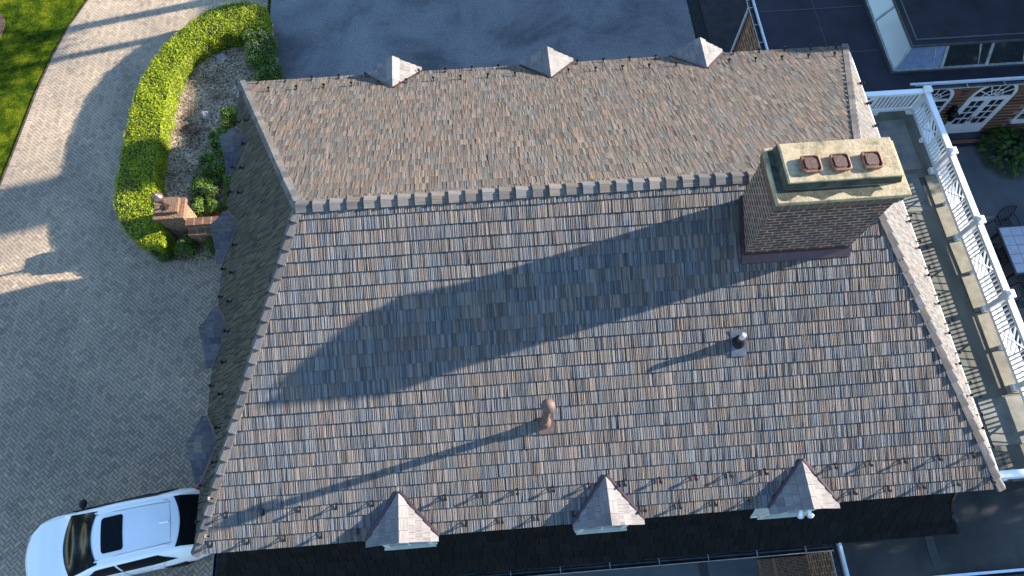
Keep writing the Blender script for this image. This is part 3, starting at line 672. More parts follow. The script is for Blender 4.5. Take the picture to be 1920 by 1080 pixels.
# flashing round chimney base
mb = MB()
zf = lambda y: H*y/YR if y < YR else H*(D-y)/(D-YR)
mb.hexa([(cx0-.05, cy0-.13, zf(cy0-.13)), (cx1+.08, cy0-.13, zf(cy0-.13)), (cx1+.08, cy0-.0, zf(cy0)), (cx0-.05, cy0, zf(cy0))],
        [(cx0-.05, cy0-.13, zf(cy0-.13)+.035), (cx1+.08, cy0-.13, zf(cy0-.13)+.035), (cx1+.08, cy0-.0, zf(cy0)+.09), (cx0-.05, cy0, zf(cy0)+.09)])
mb.box(cx0-.012, cy0-.012, zf(cy0), cx1+.012, cy0, zf(cy0)+.16)
for xx in (cx0-.05, cx1+.005):
    mb.hexa([(xx, cy0, zf(cy0)-.05), (xx+.045, cy0, zf(cy0)-.05), (xx+.045, cy1, zf(cy1)), (xx, cy1, zf(cy1))],
            [(xx, cy0, zf(cy0)+.14), (xx+.045, cy0, zf(cy0)+.14), (xx+.045, cy1, zf(cy1)+.14), (xx, cy1, zf(cy1)+.14)])
mb.build('flashing', 'maroon', cho, org=HO)
# vent pipes
vx, vy = 6.93, 1.80; vz = zf(vy)
mb = MB(); mb.lathe((vx, vy, vz-.1), [(.115, 0), (.112, .2), (.085, .27), (.065, .28), (.065, 1.3)], 18); o = hb(mb, 'vent_pipe', 'copper')
mb = MB(); mb.lathe((vx, vy, vz+1.2), [(.10, 0), (.125, .01), (.13, .05), (.125, .11), (.10, .17), (.06, .205), (.01, .215)], 20); mb.build('vent_cap', 'copper', o, smooth=True, org=HO)
mb = MB(); mb.hexa([(vx-.13, vy-.2, zf(vy-.2)+.02), (vx+.15, vy-.2, zf(vy-.2)+.02), (vx+.15, vy+.1, zf(vy+.1)+.02), (vx-.13, vy+.1, zf(vy+.1)+.02)],
    [(vx-.13, vy-.2, zf(vy-.2)+.034), (vx+.15, vy-.2, zf(vy-.2)+.034), (vx+.15, vy+.1, zf(vy+.1)+.034), (vx-.13, vy+.1, zf(vy+.1)+.034)]); mb.build('pipe_flashing', 'copper', o, org=HO)
vx, vy = 10.79, 2.95; vz = zf(vy)
mb = MB(); mb.lathe((vx, vy, vz-.08), [(.14, 0), (.13, .12), (.09, .16), (.10, .2), (.075, .24), (.06, .3)], 16); o = hb(mb, 'vent_pipe', 'black', smooth=True); o['label'] = 'short white plastic vent pipe in a black rubber boot'
mb = MB(); mb.tube([(vx, vy, vz+.2), (vx, vy, vz+.39)], .05, 16); mb.tube([(vx, vy, vz+.39), (vx, vy, vz+.40)], .036, 12, cap=True); mb.build('pipe', simple('bleached plastic pipe', (.5, .45, .42), .5), o, org=HO)
mb = MB(); mb.hexa([(vx-.15, vy-.26, zf(vy-.26)+.02), (vx+.15, vy-.26, zf(vy-.26)+.02), (vx+.15, vy+.2, zf(vy+.2)+.02), (vx-.15, vy+.2, zf(vy+.2)+.02)],
    [(vx-.15, vy-.26, zf(vy-.26)+.03), (vx+.15, vy-.26, zf(vy-.26)+.03), (vx+.15, vy+.2, zf(vy+.2)+.03), (vx-.15, vy+.2, zf(vy+.2)+.03)]); mb.build('pipe_flashing', simple('slate blue lead', (.10, .11, .14), .5, .3), o, org=HO)
# dormers. local frame: lx across, ly outward from roof, lz up ; T maps to world
def dormer(T, rise, depth, hw, mat, flood=False, label=None):
    """ridge from ly=-depth (roof contact) to ly=.13 at height rise; eaves at +-hw, z 0"""
    fo = .13; random.seed(int(T(1, 0, 0)[0]*100+T(1, 0, 0)[1]*7))
    def add(mb, pts, t=None, uv=None, mi=0, flip=False):
        P = [T(*p) for p in pts]
        if flip: P = P[::-1]; uv = uv[::-1] if uv else None
        mb.face(P, t, mi, uv)
    mb = MB()
    # body (cheeks + front)
    hw2 = hw-.17; zb = -2.3
    for sx in (-1, 1): add(mb, [(sx*hw2, -.6, zb), (sx*hw2, .02, zb), (sx*hw2, .02, -.02), (sx*hw2, -.6, -.02)])
    add(mb, [(-hw2, .02, zb), (hw2, .02, zb), (hw2, .02, -.02), (-hw2, .02, -.02)])
    d = hb(mb, 'dormer', 'white')
    if label: d['label'] = label
    # front gable triangle and soffit
    mb = MB(); add(mb, [(-hw, .06, -.03), (hw, .06, -.03), (0, .06, rise-.03)]); add(mb, [(-hw, -.1, -.035), (hw, -.1, -.035), (hw, .1, -.035), (-hw, .1, -.035)])
    mb.build('gable_face', 'white', d, org=HO)
    # window casing and glass, sill
    mb = MB(); cw = hw2-.02
    def lbox(mb, x0, y0, z0, x1, y1, z1):
        b = [T(x0, y0, z0), T(x1, y0, z0), T(x1, y1, z0), T(x0, y1, z0)]; t = [T(x0, y0, z1), T(x1, y0, z1), T(x1, y1, z1), T(x0, y1, z1)]; mb.hexa(b, t)
    lbox(mb, -cw, .02, -.18, cw, .06, -.05); lbox(mb, -cw, .02, -1.2, -cw+.09, .06, -.18); lbox(mb, cw-.09, .02, -1.2, cw, .06, -.18)
    lbox(mb, -cw+.09, .02, -.70, cw-.09, .05, -.65); lbox(mb, -.015, .02, -1.2, .015, .045, -.18)
    lbox(mb, -cw-.04, .02, -1.28, cw+.04, .11, -1.2)
    wf = mb.build('window_frame', 'cream', d, org=HO)
    mb = MB(); add(mb, [(-cw+.09, .032, -1.2), (cw-.09, .032, -1.2), (cw-.09, .032, -.18), (-cw+.09, .032, -.18)]); mb.build('pane', 'glass', wf, org=HO)
    # roof slabs with shingle courses
    mb = MB(); sl = math.hypot(hw, rise); nr_ = 4
    for sx in (-1, 1):
        # points along slope: s=0 eave, 1 ridge ; back limit ly = -depth*s
        rows = 5
        for r in range(rows):
            s0, s1 = r/rows, (r+1)/rows
            y = fo+R(0, .1)
            while y > -depth*s1-.05:
                wd = R(.1, .24); ya, yb = min(y, fo), y-wd+.004; y -= wd
                lim0, lim1 = -depth*s0-.02, -depth*s1-.02
                a0, b0, a1, b1 = max(ya, lim0), max(yb, lim0), max(ya, lim1), max(yb, lim1)
                if a0-b0 < 1e-4 and a1-b1 < 1e-4: continue
                h0, h1 = .03, .012; t = (random.random(), random.random(), random.random())
                p = [(sx*hw*(1-s0)*1.02, a0, rise*s0+h0), (sx*hw*(1-s0)*1.02, b0, rise*s0+h0), (sx*hw*(1-s1), b1, rise*s1+h1), (sx*hw*(1-s1), a1, rise*s1+h1)]
                uvq = [(a0, s0*sl), (b0, s0*sl), (b1, s1*sl), (a1, s1*sl)]
                P = [T(*q) for q in p]
                mb.face(P, t, 0, uvq)
                q = [(x, y_, z-.035) for x, y_, z in p]; Q = [T(*z) for z in q]
                mb.face([Q[0], Q[1], P[1], P[0]], t); mb.face([Q[0], P[0], P[3], Q[3]], t)
    rf = mb.build('dormer_roof', mat, d, org=HO)
    # ridge cap pieces
    mb = MB(); n = 4; y = fo+.01; st = (depth+fo)/n
    for i in range(n):
        ya, yb = fo+.01-i*st, fo+.01-(i+1)*st-.02; t = (random.random(), random.random(), random.random())
        for sx in (-1, 1):
            k1, k2 = .17, rise/hw
            if ya < -depth+.2: k1 = .08
            P = [T(0, ya, rise+.05), T(sx*k1, ya, rise+.05-k1*k2), T(sx*k1*(1 if i < n-1 else .2), yb, rise+.03-k1*(1 if i < n-1 else .2)*k2), T(0, yb, rise+.03)]
            mb.face(P, t, 0, [(0, ya), (k1, ya), (k1, yb), (0, yb)])
            mb.face([T(0, ya, rise+.0), T(sx*k1, ya, rise-k1*k2), P[1], P[0]], t)
    mb.build('ridge_cap', 'shakecap' if 'dark' in mat else mat, d, org=HO)
    # valley flashing
    mb = MB()
    for sx in (-1, 1):
        P0 = T(sx*(hw+.03), .02, .02); P1 = T(sx*.03, -depth-.03, rise+.03); mb.bar(P0, P1, .045, .03)
    mb.build('valley_flashing', 'maroon', d, org=HO)
    if flood:
        for sx in flood:
            mb = MB(); a = T(sx*.12, .05, -.1); b = T(sx*.14, .11, -.12); c = T(sx*.17, .2, -.2)
            mb.tube([a, b, c], [.02, .03, .058], 10); mb.tube([c, tuple(V3(c)+(V3(c)-V3(b))*.25)], [.075, .05], 10); mb.build('flood_lamp', 'bulb', d, smooth=True, org=HO)
    return d
for i, cx in enumerate((4.0, 8.04, 11.94)):
    dormer(lambda x, y, z, cx=cx: (cx+x, -y, z), .42, .78, .69, 'shakedorm', flood=((1, -.2) if i == 2 else False))
for cx in (3.98, 7.97, 11.95):
    dormer(lambda x, y, z, cx=cx: (cx-x, D+y, z), .45, .84, .69, 'shakedorm')
for i, cy in enumerate((9.38, 6.96, 4.47, 2.03)):
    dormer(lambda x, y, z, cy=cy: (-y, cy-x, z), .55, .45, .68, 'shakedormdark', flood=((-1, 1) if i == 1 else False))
# snow guards
sg = MB()
def guard_pts(mb, p, dn, n):   # dn: down-slope unit, n: normal
    p = V3(p); s = dn.cross(n)
    mb.bar(p-dn*.09+n*.025, p+dn*.03+n*.025, .028, .008, up=n)
    mb.bar(p+n*.02, p+n*.115, .016, .018, up=s)
    mb.bar(p+n*.095-s*.03, p+n*.095+s*.03, .04, .045, up=n)
    mb.bar(p-dn*.07+n*.03, p+n*.09, .012, .012, up=s)
guards = []
def zr(y): return zf(y)
k = 0
inD = lambda x, cs, hw: any(abs(x-c) < hw for c in cs)
for i in range(23):
    x = .36+.70*i
    if x < 15.9 and not inD(x, (4.0, 8.04, 11.94), .62): guards.append(((x, .15, zf(.15)), -vf/Lf, nf))
    x = .70+.70*i
    if x < 15.7 and not inD(x, (4.0, 8.04, 11.94), .3): guards.append(((x, .63, zf(.63)), -vf/Lf, nf))
    x = .47+.69*i
    if x < 15.8 and not inD(x, (3.98, 7.97, 11.95), .62): guards.append(((x, D-.1, zf(D-.1)), -vb/Lb, nb))
    x = .86+.69*i
    if x < 15.6 and not inD(x, (3.98, 7.97, 11.95), .25): guards.append(((x, D-.62, zf(D-.62)), -vb/Lb, nb))
for i in range(9):
    guards.append(((W-.03, .8+.68*i, .04), -vr/Lr, nr)); guards.append(((W-.38, 1.12+.68*i, .38*H/HB), -vr/Lr, nr))
guards = guards[:100]
for p, dn, n in guards:
    mb = MB(); guard_pts(mb, p, dn, n); hb(mb, 'snow_guard', 'gunmetal')
mb = MB()
for y in [10.1-.68*i for i in range(15)]:
    if not inD(y, (9.38, 6.96, 4.47, 2.03), .6): guard_pts(mb, (.14, y, .14*H/HA), -vl/Ll, nl)
    if not inD(y-.34, (9.38, 6.96, 4.47, 2.03), .1): guard_pts(mb, (.52, y-.34, .52*H/HA), -vl/Ll, nl)
for y in (8.83, 9.51, 10.14, 6.9, 7.6): guard_pts(mb, (W-.06, y, .06*H/HB), -vr/Lr, nr); guard_pts(mb, (W-.4, y-.3, .4*H/HB), -vr/Lr, nr)
struct(hb(mb, 'snow_guards', 'gunmetal'), 'stuff')
# ---------------------------------------------------------------- brick wing with flat roof, lantern, doors
wing = thing('brick_wing', 'single storey brick wing with dark flat roof and arched doors behind the white railing', 'building', (20, 14.5, G)); WO = (20, 14.5, G)
def wb(mb, name, mats, parent=None, smooth=False): return mb.build(name, mats, parent or wing, smooth=smooth, org=WO)
FY = 12.55
mb = MB(); mb.box(15.62, 12.0, G, 19.6, 16.6, -3.12); mb.box(19.6, FY, G, 31, 16.6, -3.12); wb(mb, 'wall', 'brickwing')
mb = MB(); mb.box(15.5, 11.62, -3.12, 19.75, 16.75, -3.0); mb.box(19.75, 12.5, -3.12, 31, 16.75, -3.0); wb(mb, 'flat_roof', 'epdm')
mb = MB(); mb.box(15.46, 11.9, -3.1, 15.5, 16.8, -2.96)
mb.box(19.6, 12.44, -3.1, 31, 12.5, -2.955); gut = wb(mb, 'roof_edge_trim', 'gutter')
mb = MB(); gutter(mb, (15.36, 16.8, -3.04), (15.36, 11.9, -3.04), .075); gutter(mb, (19.7, 12.34, -3.04), (31, 12.34, -3.04), .08); wb(mb, 'gutter', 'darkgutter')
mb = MB(); mb.tube([(15.28, 16.8, -3.03), (15.28, 11.9, -3.03)], .012, 6); mb.tube([(19.7, 12.255, -3.03), (31, 12.255, -3.03)], .014, 6)
for k in range(9): mb.box(20.2+k*1.2, 12.26, -3.035, 20.22+k*1.2, 12.44, -3.02)
for k in range(6): mb.box(15.28, 12.3+k*.75, -3.035, 15.46, 12.32+k*.75, -3.02)
wb(mb, 'gutter_bead', simple('pale gutter edge', (.42, .40, .36), .5))
for k, (x0, y0, x1, y1) in enumerate(((15.6, 13.9, 19.1, 13.94), (15.6, 15.8, 19.1, 15.84), (17.4, 11.7, 17.43, 16.7))):
    mb = MB(); mb.box(x0, y0, -3.0, x1, y1, -2.992+.001*k); wb(mb, 'membrane_seam', simple('membrane lap', (.03, .03, .038), .6))
# arched features: helper draws an arch window in plane y = FY
def arch_feature(xc, hw, zs, zb, y, frame, door=False):
    fr = MB(); n = 20
    def arc(r, k, yy): a = math.pi*k/n; return (xc+r*math.cos(a), yy, zs+r*math.sin(a))
    for k in range(n):
        for ra, rb, y0 in ((hw+.07, hw-.03, y-.03),):
            A, B, C_, D_ = arc(ra, k, y0), arc(ra, k+1, y0), arc(rb, k+1, y0), arc(rb, k, y0)
            fr.face([A, D_, C_, B]); A2, B2 = arc(ra, k, y+.0), arc(ra, k+1, y+.0); fr.face([A, B, B2, A2])
            C2, D2 = arc(rb, k+1, y+.02), arc(rb, k, y+.02); fr.face([D_, D2, C2, C_])
    for sx in (-1, 1): fr.box(xc+sx*(hw+.02)-.05, y-.03, zb, xc+sx*(hw+.02)+.05, y, zs)
    for k in range(1, 6):
        a = math.pi*k/6; fr.bar((xc+.12*math.cos(a), y-.012, zs+.12*math.sin(a)), (xc+(hw-.03)*math.cos(a), y-.012, zs+(hw-.03)*math.sin(a)), .028, .02, up=(0, 1, 0))
    for rr_ in (hw*.5, .12):
        fr.tube([(xc+rr_*math.cos(math.pi*k/12), y-.012, zs+rr_*math.sin(math.pi*k/12)) for k in range(13)], .014, 6)
    fr.box(xc-hw, y-.04, zs-.06, xc+hw, y, zs+.02)
    fo = wb(fr, frame, 'white')
    g = MB(); g.face([(xc+hw*math.cos(math.pi*k/n), y-.004, zs+hw*math.sin(math.pi*k/n)) for k in range(n+1)])
    g.face([(xc-hw, y-.004, zb), (xc+hw, y-.004, zb), (xc+hw, y-.004, zs), (xc-hw, y-.004, zs)]); g.build('pane', 'glass', fo, org=WO)
    ar = MB()
    for k in range(n):
        A, B, C_, D_ = arc(hw+.30, k, y-.006), arc(hw+.30, k+1, y-.006), arc(hw+.07, k+1, y-.006), arc(hw+.07, k, y-.006)
        ar.face([A, D_, C_, B], uv=[(k*.1, .22), (k*.1, 0), (k*.1+.1, 0), (k*.1+.1, .22)])
    ar.build('brick_arch', 'arch', fo, org=WO)
    return fo
DX = 22.82
dr = arch_feature(DX, .68, -3.93, -5.85, FY, 'arched_doorway')
mb = MB(); mb.box(DX-.8, FY-.28, G, DX+.8, FY, -5.86); mb.build('door_step', simple('dark slate sill', (.03, .035, .05), .5), dr, org=WO)
mb = MB(); mb.box(DX-.9, FY-.4, G, DX+.9, FY-.28, -5.93); mb.build('threshold', 'arch', dr, org=WO)
for sx in (-1, 1):
    mb = MB(); a, b = (DX-.66, DX-.005) if sx < 0 else (DX+.005, DX+.66)
    mb.box(a, FY-.035, -5.85, b, FY-.006, -5.35)
    mb.box(a, FY-.035, -5.35, a+.1, FY-.006, -3.99); mb.box(b-.1, FY-.035, -5.35, b, FY-.006, -3.99); mb.box(a+.1, FY-.035, -4.1, b-.1, FY-.006, -3.99)
    mb.box((a+b)/2-.012, FY-.03, -5.35, (a+b)/2+.012, FY-.006, -4.1)
    for k in range(1, 4): mb.box(a+.1, FY-.031, -5.35+k*.3125-.012, b-.1, FY-.006, -5.35+k*.3125+.012)
    mb.box(a+.12, FY-.045, -5.75, b-.12, FY-.035, -5.45)
    do = mb.build('door', 'white', dr, org=WO)
    mb = MB(); hx = DX+sx*.06; mb.box(hx-.015, FY-.05, -5.2, hx+.015, FY-.035, -4.95); mb.tube([(hx, FY-.05, -5.08), (hx, FY-.09, -5.08), (hx+sx*.1, FY-.09, -5.08)], .012, 6); mb.build('door_handle', 'black', do, org=WO)
arch_feature(20.8, .6, -3.93, -5.3, FY, 'arched_window')
arch_feature(25.1, .6, -3.93, -5.3, FY, 'arched_window')
for xx in (20.8, 25.1):
    mb = MB()
    for k in (-.2, .2): mb.box(xx+k-.012, FY-.02, -5.3, xx+k+.012, FY-.004, -3.99)
    for k in range(1, 4): mb.box(xx-.6, FY-.021, -5.3+k*.33-.012, xx+.6, FY-.004, -5.3+k*.33+.012)
    mb.box(xx-.72, FY-.12, -5.4, xx+.72, FY, -5.3); wb(mb, 'window_bars', 'white')
# window on the left wall of the wing (x = 15.62)
mb = MB(); n = 14; yc, zs, hw = 14.35, -3.95, .5
pts = [(15.6, yc+hw*math.cos(math.pi*k/n), zs+hw*math.sin(math.pi*k/n)) for k in range(n+1)]
mb.tube(pts, .04, 6); mb.bar((15.6, yc-hw, zs), (15.6, yc-hw, -5.2), .07, .07, up=(0, 1, 0)); mb.bar((15.6, yc+hw, zs), (15.6, yc+hw, -5.2), .07, .07, up=(0, 1, 0)); mb.bar((15.6, yc-hw, -5.2), (15.6, yc+hw, -5.2), .08, .08)
for k in range(1, 5): a = math.pi*k/5; mb.bar((15.6, yc, zs), (15.6, yc+hw*math.cos(a), zs+hw*math.sin(a)), .025, .02, up=(1, 0, 0))
fo = wb(mb, 'arched_window', 'white')
mb = MB(); mb.face([(15.61, p[1], p[2]) for p in pts] + [(15.61, yc-hw, -5.2), (15.61, yc+hw, -5.2)]); mb.build('pane', 'glass', fo, org=WO)
mb = MB()
for k in range(n):
    a0, a1 = math.pi*k/n, math.pi*(k+1)/n
    q = lambda r, a: (15.612, yc+r*math.cos(a), zs+r*math.sin(a))
    mb.face([q(hw+.04, a0), q(hw+.26, a0), q(hw+.26, a1), q(hw+.04, a1)], uv=[(k*.1, 0), (k*.1, .22), (k*.1+.1, .22), (k*.1+.1, 0)])
mb.build('brick_arch', 'arch', fo, org=WO)
# corner downspout
mb = MB(); mb.tube([(15.36, 16.5, -3.1), (15.5, 16.5, -3.4), (15.55, 16.55, -3.7), (15.55, 16.55, G)], .05, 8); wb(mb, 'downspout', 'gutter')
# roof lantern
LG = newmat('sky tinted lantern glass'); LG[3].inputs['Base Color'].default_value = (.30, .34, .36, 1); LG[3].inputs['Roughness'].default_value = .12; LG[3].inputs['Specular IOR Level'].default_value = .8  # grey-blue base colour stands in for sky reflected in the left glazing
MT['lantskyglass'] = LG[0]
MT['lantframe'] = simple('weathered grey green frame', (.30, .33, .31), .6, .1, .2, 8)
lt = thing('roof_lantern', 'glazed roof lantern with sloping sides and a dark top on the flat roof', 'skylight', (21, 14.5, -3.0)); LO = (21, 14.5, -3.0)
lx0, ly0, lx1, ly1, zt = 19.22, 13.03, 29.8, 16.7, -2.3
tx0, ty0 = 19.62, 13.42
mb = MB(); mb.box(lx0-.1, ly0-.1, -3.0, lx1+.1, ly1, -2.97); mb.build('curb', simple('lantern curb', (.03, .03, .04), .6), lt, org=LO)
mb = MB(); mb.box(tx0-.05, ty0-.06, zt, lx1-.3, ly1-.05, zt+.1); o = mb.build('lantern_roof', 'epdm', lt, org=LO)
mb = MB(); mb.box(tx0-.09, ty0-.1, zt+.0, tx0-.05, ly1, zt+.08); mb.box(tx0-.05, ty0-.1, zt, lx1, ty0-.06, zt+.08); mb.box(tx0+.08, ty0+.09, zt+.1, tx0+.12, ly1-.1, zt+.125); mb.box(tx0+.12, ty0+.09, zt+.1, lx1-.4, ty0+.13, zt+.125); mb.build('roof_rim', simple('rim metal', (.10, .11, .10), .5, .5), o, org=LO)
yb = [ly0]; 
def lant_l(y):  # left side: base x lx0, top x tx0
    return (lx0, y, -2.96), (tx0, y, zt)
mb = MB()
ys = [ly0, 15.1, ly1]
for (ya, yb_) in zip(ys, ys[1:]):
    ta = ty0 if ya == ly0 else ya; mb.face([(lx0, yb_, -2.96), (lx0, ya, -2.96), (tx0, ta, zt), (tx0, yb_, zt)])
mb.build('glass_side', 'lantskyglass', lt, org=LO)
xs = [lx0, 20.75, 22.2, 23.65, 25.1, 26.55, 28, 29.4]
for i, (xa, xb) in enumerate(zip(xs, xs[1:])):
    mb = MB(); ta = tx0 if i == 0 else xa
    mb.face([(xa, ly0, -2.96), (xb, ly0, -2.96), (xb, ty0, zt), (ta, ty0, zt)]); mb.build('glass_pane', simple('sky tinted pane', (.16, .22, .30), .15, 0, .1) if i == 0 else 'glass', lt, org=LO)  # first pane has the sky reflection painted in as blue
mb = MB()
mb.bar((lx0, ly0, -2.95), (tx0, ty0, zt), .06, .05); mb.bar((lx0, 15.1, -2.95), (tx0, 15.1, zt+.0), .07, .05)
for x in xs[1:]: mb.bar((x, ly0, -2.95), (x, ty0, zt), .09, .06); mb.bar((x-.22, ly0+.02, -2.97), (x-.4, ty0, zt), .08, .03)
mb.bar((lx0, ly0, -2.95), (lx1, ly0, -2.95), .07, .05); mb.bar((lx0, ly0, -2.95), (lx0, ly1, -2.95), .05, .05)
mb.build('glazing_bars', 'lantframe', lt, org=LO)
# wall lantern beside door
mb = MB(); mb.box(21.74, FY-.05, -4.75, 21.9, FY, -4.3); mb.tube([(21.82, FY-.03, -4.35), (21.82, FY-.2, -4.25), (21.82, FY-.24, -4.35)], .02, 6); mb.lathe((21.82, FY-.24, -4.8), [(.03, 0), (.09, .05), (.13, .32), (.16, .34), (.05, .44), (.01, .5)], 8)
for k in range(5): a = k*1.25; mb.tube([(21.82, FY-.1, -4.6), (21.82+.12*math.cos(a), FY-.16, -4.6+.14*math.sin(a)), (21.82+.2*math.cos(a), FY-.12, -4.6+.24*math.sin(a))], .018, 5)
tag(mb.build('wall_lantern', 'black', org=(21.82, FY, -4.6)), 'black scrolled wall lantern left of the arched white door', 'lantern')
# ---------------------------------------------------------------- terrace deck
MT['bluestone'] = brick_mat('terrace bluestone', (.13, .125, .09), (.095, .095, .075), (.05, .05, .045), 1.1, .8, .012, .35, .3, .35, 1.0)
MT['patiostone'] = brick_mat('patio bluestone', (.10, .12, .13), (.13, .135, .115), (.05, .055, .055), .8, .55, .010, .4, .3, .35, 1.0)
MT['coping'] = tone_mat('pale coping stone', [(0, (.17, .16, .12)), (.5, (.23, .21, .155)), (1, (.28, .255, .19))], .85, 4, .3, .3, 30)
terr = thing('roof_terrace', 'raised stone terrace with white cornice between the shake roof and the railing', 'terrace', (18, 6, G)); TO = (18, 6, G)
mb = MB(); mb.box(15.9, .35, G, 19.45, 11.62, -3.1); mb.build('wall', 'brickwing', terr, org=TO)
mb = MB(); mb.face([(15.4, -1.5, -3.03), (19.5, -1.5, -3.03), (19.5, 11.6, -3.03), (15.4, 11.6, -3.03)]); mb.build('paving', 'bluestone', terr, org=TO)
mb = MB(); mb.box(19.45, .3, -3.2, 19.62, 11.6, -3.02); mb.box(19.62, .25, -3.12, 19.74, 11.6, -3.0); mb.build('cornice', 'white', terr, org=TO)
y = 2.55
for k, ln in enumerate((1.16, 1.1, 1.12, 1.06, 1.14, 1.05)):
    x0 = 18.98+R(-.1, .06); mb = MB()
    mb.hexa([(x0, y+.012, -3.03), (19.44, y+.012, -3.03), (19.44, y+ln-.012, -3.03), (x0+R(-.05, .05), y+ln-.012, -3.03)],
            [(x0+.008, y+.02, -3.0), (19.44, y+.02, -3.0), (19.44, y+ln-.02, -3.0), (x0+R(-.04, .04), y+ln-.02, -3.0)]); y += ln
    mb.build('coping_stone', 'coping', terr, org=TO)
for (x0, y0, x1, y1) in ((18.2, 1.3, 19.44, 2.5), (17.75, 9.4, 19.0, 11.2), (18.0, 8.0, 18.8, 9.25)):
    mb = MB(); mb.box(x0, y0, -3.03, x1, y1, -3.012, tone=(.5, .2, .3)); mb.build('coping_stone', tone_mat('worn stone', [(0, (.15, .15, .13)), (1, (.2, .2, .17))], .85, 3, .3, .2) if 'worn' not in MT else MT['worn'], terr, org=TO)
# ---------------------------------------------------------------- railing
MT['railwhite'] = simple('bright railing paint', (.86, .85, .82), .4, 0, .02)
rail = thing('terrace_railing', 'white lattice railing with capped posts around the roof terrace', 'railing', (19.28, 6, -3.0)); RO = (19.28, 6, -3.0)
def bay(A, B, bars_l=6, diag=True, first_diag=False):
    A, B = V3(A), V3(B); d = (B-A); L = d.length; d = d/L; up = V3((0, 0, 1)); s = d.cross(up)
    mb = MB()
    P = lambda u, z: A+d*u+up*z
    mb.bar(P(.07, .16), P(L-.07, .16), .055, .10)          # bottom rail
    mb.bar(P(.07, .86), P(L-.07, .86), .06, .07)          # sub rail
    def vb(u): mb.bar(P(u, .21), P(u, .825), .035, .06, up=s)
    def dg(u0, z0, u1, z1, w_=.028):
        mb.bar(P(u0, z0), P(u1, z1), .024, w_, up=s)
    zl, zh = .21, .825; dw = .66
    if first_diag: cs = .12; bars = [dw+.16+k*.125 for k in range(int((L-dw-.3)/.125)+1)]
    else:
        cs = L/2-dw/2; bars = [.16+k*(cs-.14)/5. for k in range(5)]; bars += [L-b for b in bars]
    for u in bars: vb(u)
    cu = cs+dw/2; zc = (zl+zh)/2
    vb(cs); vb(cs+dw)
    # crossed diamond fret: an X with short parallel bars in each quarter
    dg(cs, zl, cs+dw, zh, .055); dg(cs, zh, cs+dw, zl, .055)
    for k in (1, 2):
        f = k/3
        # left & right quarters: bars parallel to one arm
        dg(cs, zl+(zh-zl)*(.5-.5*(1-f))+.0, cs+dw*.5*(1-f), zl+(zh-zl)*.5+(-(zh-zl)*.5*f)*0+ (zh-zl)*0, .024) if False else None
        dg(cs, zc-(zh-zl)*.5*(1-f)+.0, cs+dw*.5*(1-f)*.5+dw*.0, zc-(zh-zl)*.5*(1-f)*.5+(zh-zl)*0, .024) if False else None
    q = (zh-zl)/2; w2 = dw/2
    for f in (.33, .66):
        dg(cs, zl+2*q*f*.5+q*.5*0+.0+q*(f*.0), cs+w2*(1-f)*1.0, zc+0*q, .024) if False else None
        dg(cs+dw*f, zh, cs+w2+w2*f, zc+q*f, .04)               # top quarter, parallel to falling arm
        dg(cs+dw*(1-f), zl, cs+w2*(1-f), zc-q*f, .04)           # bottom quarter
        dg(cs, zl+2*q*f, cs+w2*f, zl+q*f, .04)                  # left quarter
        dg(cs+dw, zl+2*q*(1-f), cs+dw-w2*f, zh-q*f, .04)        # right quarter
    mb.build('panel', 'railwhite', rail, org=RO)
    mb = MB(); mb.bar(P(0, .955), P(L, .955), .16, .06); mb.bar(P(.06, .91), P(L-.06, .91), .07, .035); mb.build('handrail', 'railwhite', rail, org=RO)
    mb = MB(); f = P(L/2, 0); mb.box(f.x-.06, f.y-.05, -3.02, f.x+.04, f.y+.05, -2.885); mb.build('support_block', 'railwhite', rail, org=RO)
def post(x, y):
    mb = MB(); mb.box(x-.07, y-.07, -3.02, x+.07, y+.07, -1.98); mb.box(x-.13, y-.085, -3.02, x+.07, y+.085, -2.9)
    po = mb.build('post', 'railwhite', rail, org=RO)
    mb = MB(); ring_box(mb, x-.11, y-.11, x+.11, y+.11, -1.98, x-.11, y-.11, x+.11, y+.11, -1.93); ring_box(mb, x-.11, y-.11, x+.11, y+.11, -1.93, x-.03, y-.03, x+.03, y+.03, -1.88); mb.build('post_cap', 'white', po, org=RO)
rx = 19.28; py = [.5, 2.7, 4.88, 7.06, 9.28, 11.46]
for y in py: post(rx, y)
for a, b in zip(py, py[1:]): bay((rx, b, -3.0), (rx, a, -3.0))
post(16.95, .5); bay((16.95, .5, -3), (rx, .5, -3), first_diag=True)
post(17.1, 11.46); bay((17.1, 11.46, -3.0), (rx, 11.46, -3.0), first_diag=True)
# ---------------------------------------------------------------- lower right flat roof (front wing)
fw = thing('front_wing', 'low brick wing with grey flat roof at the lower right corner', 'building', (17, -1, G)); FO = (17, -1, G)
mb = MB(); mb.box(13.95, -8, G, 30, -1.55, -3.2); mb.box(13.95, -1.55, G, 30, .3, -3.2); mb.build('wall', 'brickwing', fw, org=FO)
mb = MB(); mb.face([(13.82, -1.5, -3.02), (30, -1.5, -3.02), (30, .42, -3.02), (13.82, .42, -3.02)]); mb.build('flat_roof', 'epdmside', fw, org=FO)
mb = MB(); mb.box(15.82, -1.3, -3.02, 16.02, -.45, -3.01); mb.build('membrane_seam', simple('seam strip', (.04, .04, .04), .8), fw, org=FO)
mb = MB(); mb.box(13.76, -8, -3.1, 13.82, -.62, -2.97); mb.box(15.7, -1.56, -3.1, 30, -1.5, -2.975); mb.build('roof_edge_trim', 'gutter', fw, org=FO)
mb = MB(); gutter(mb, (13.64, -.62, -3.05), (13.64, -8, -3.05), .08); gutter(mb, (15.7, -1.66, -3.05), (30, -1.66, -3.05), .08); mb.build('gutter', 'darkgutter', fw, org=FO)
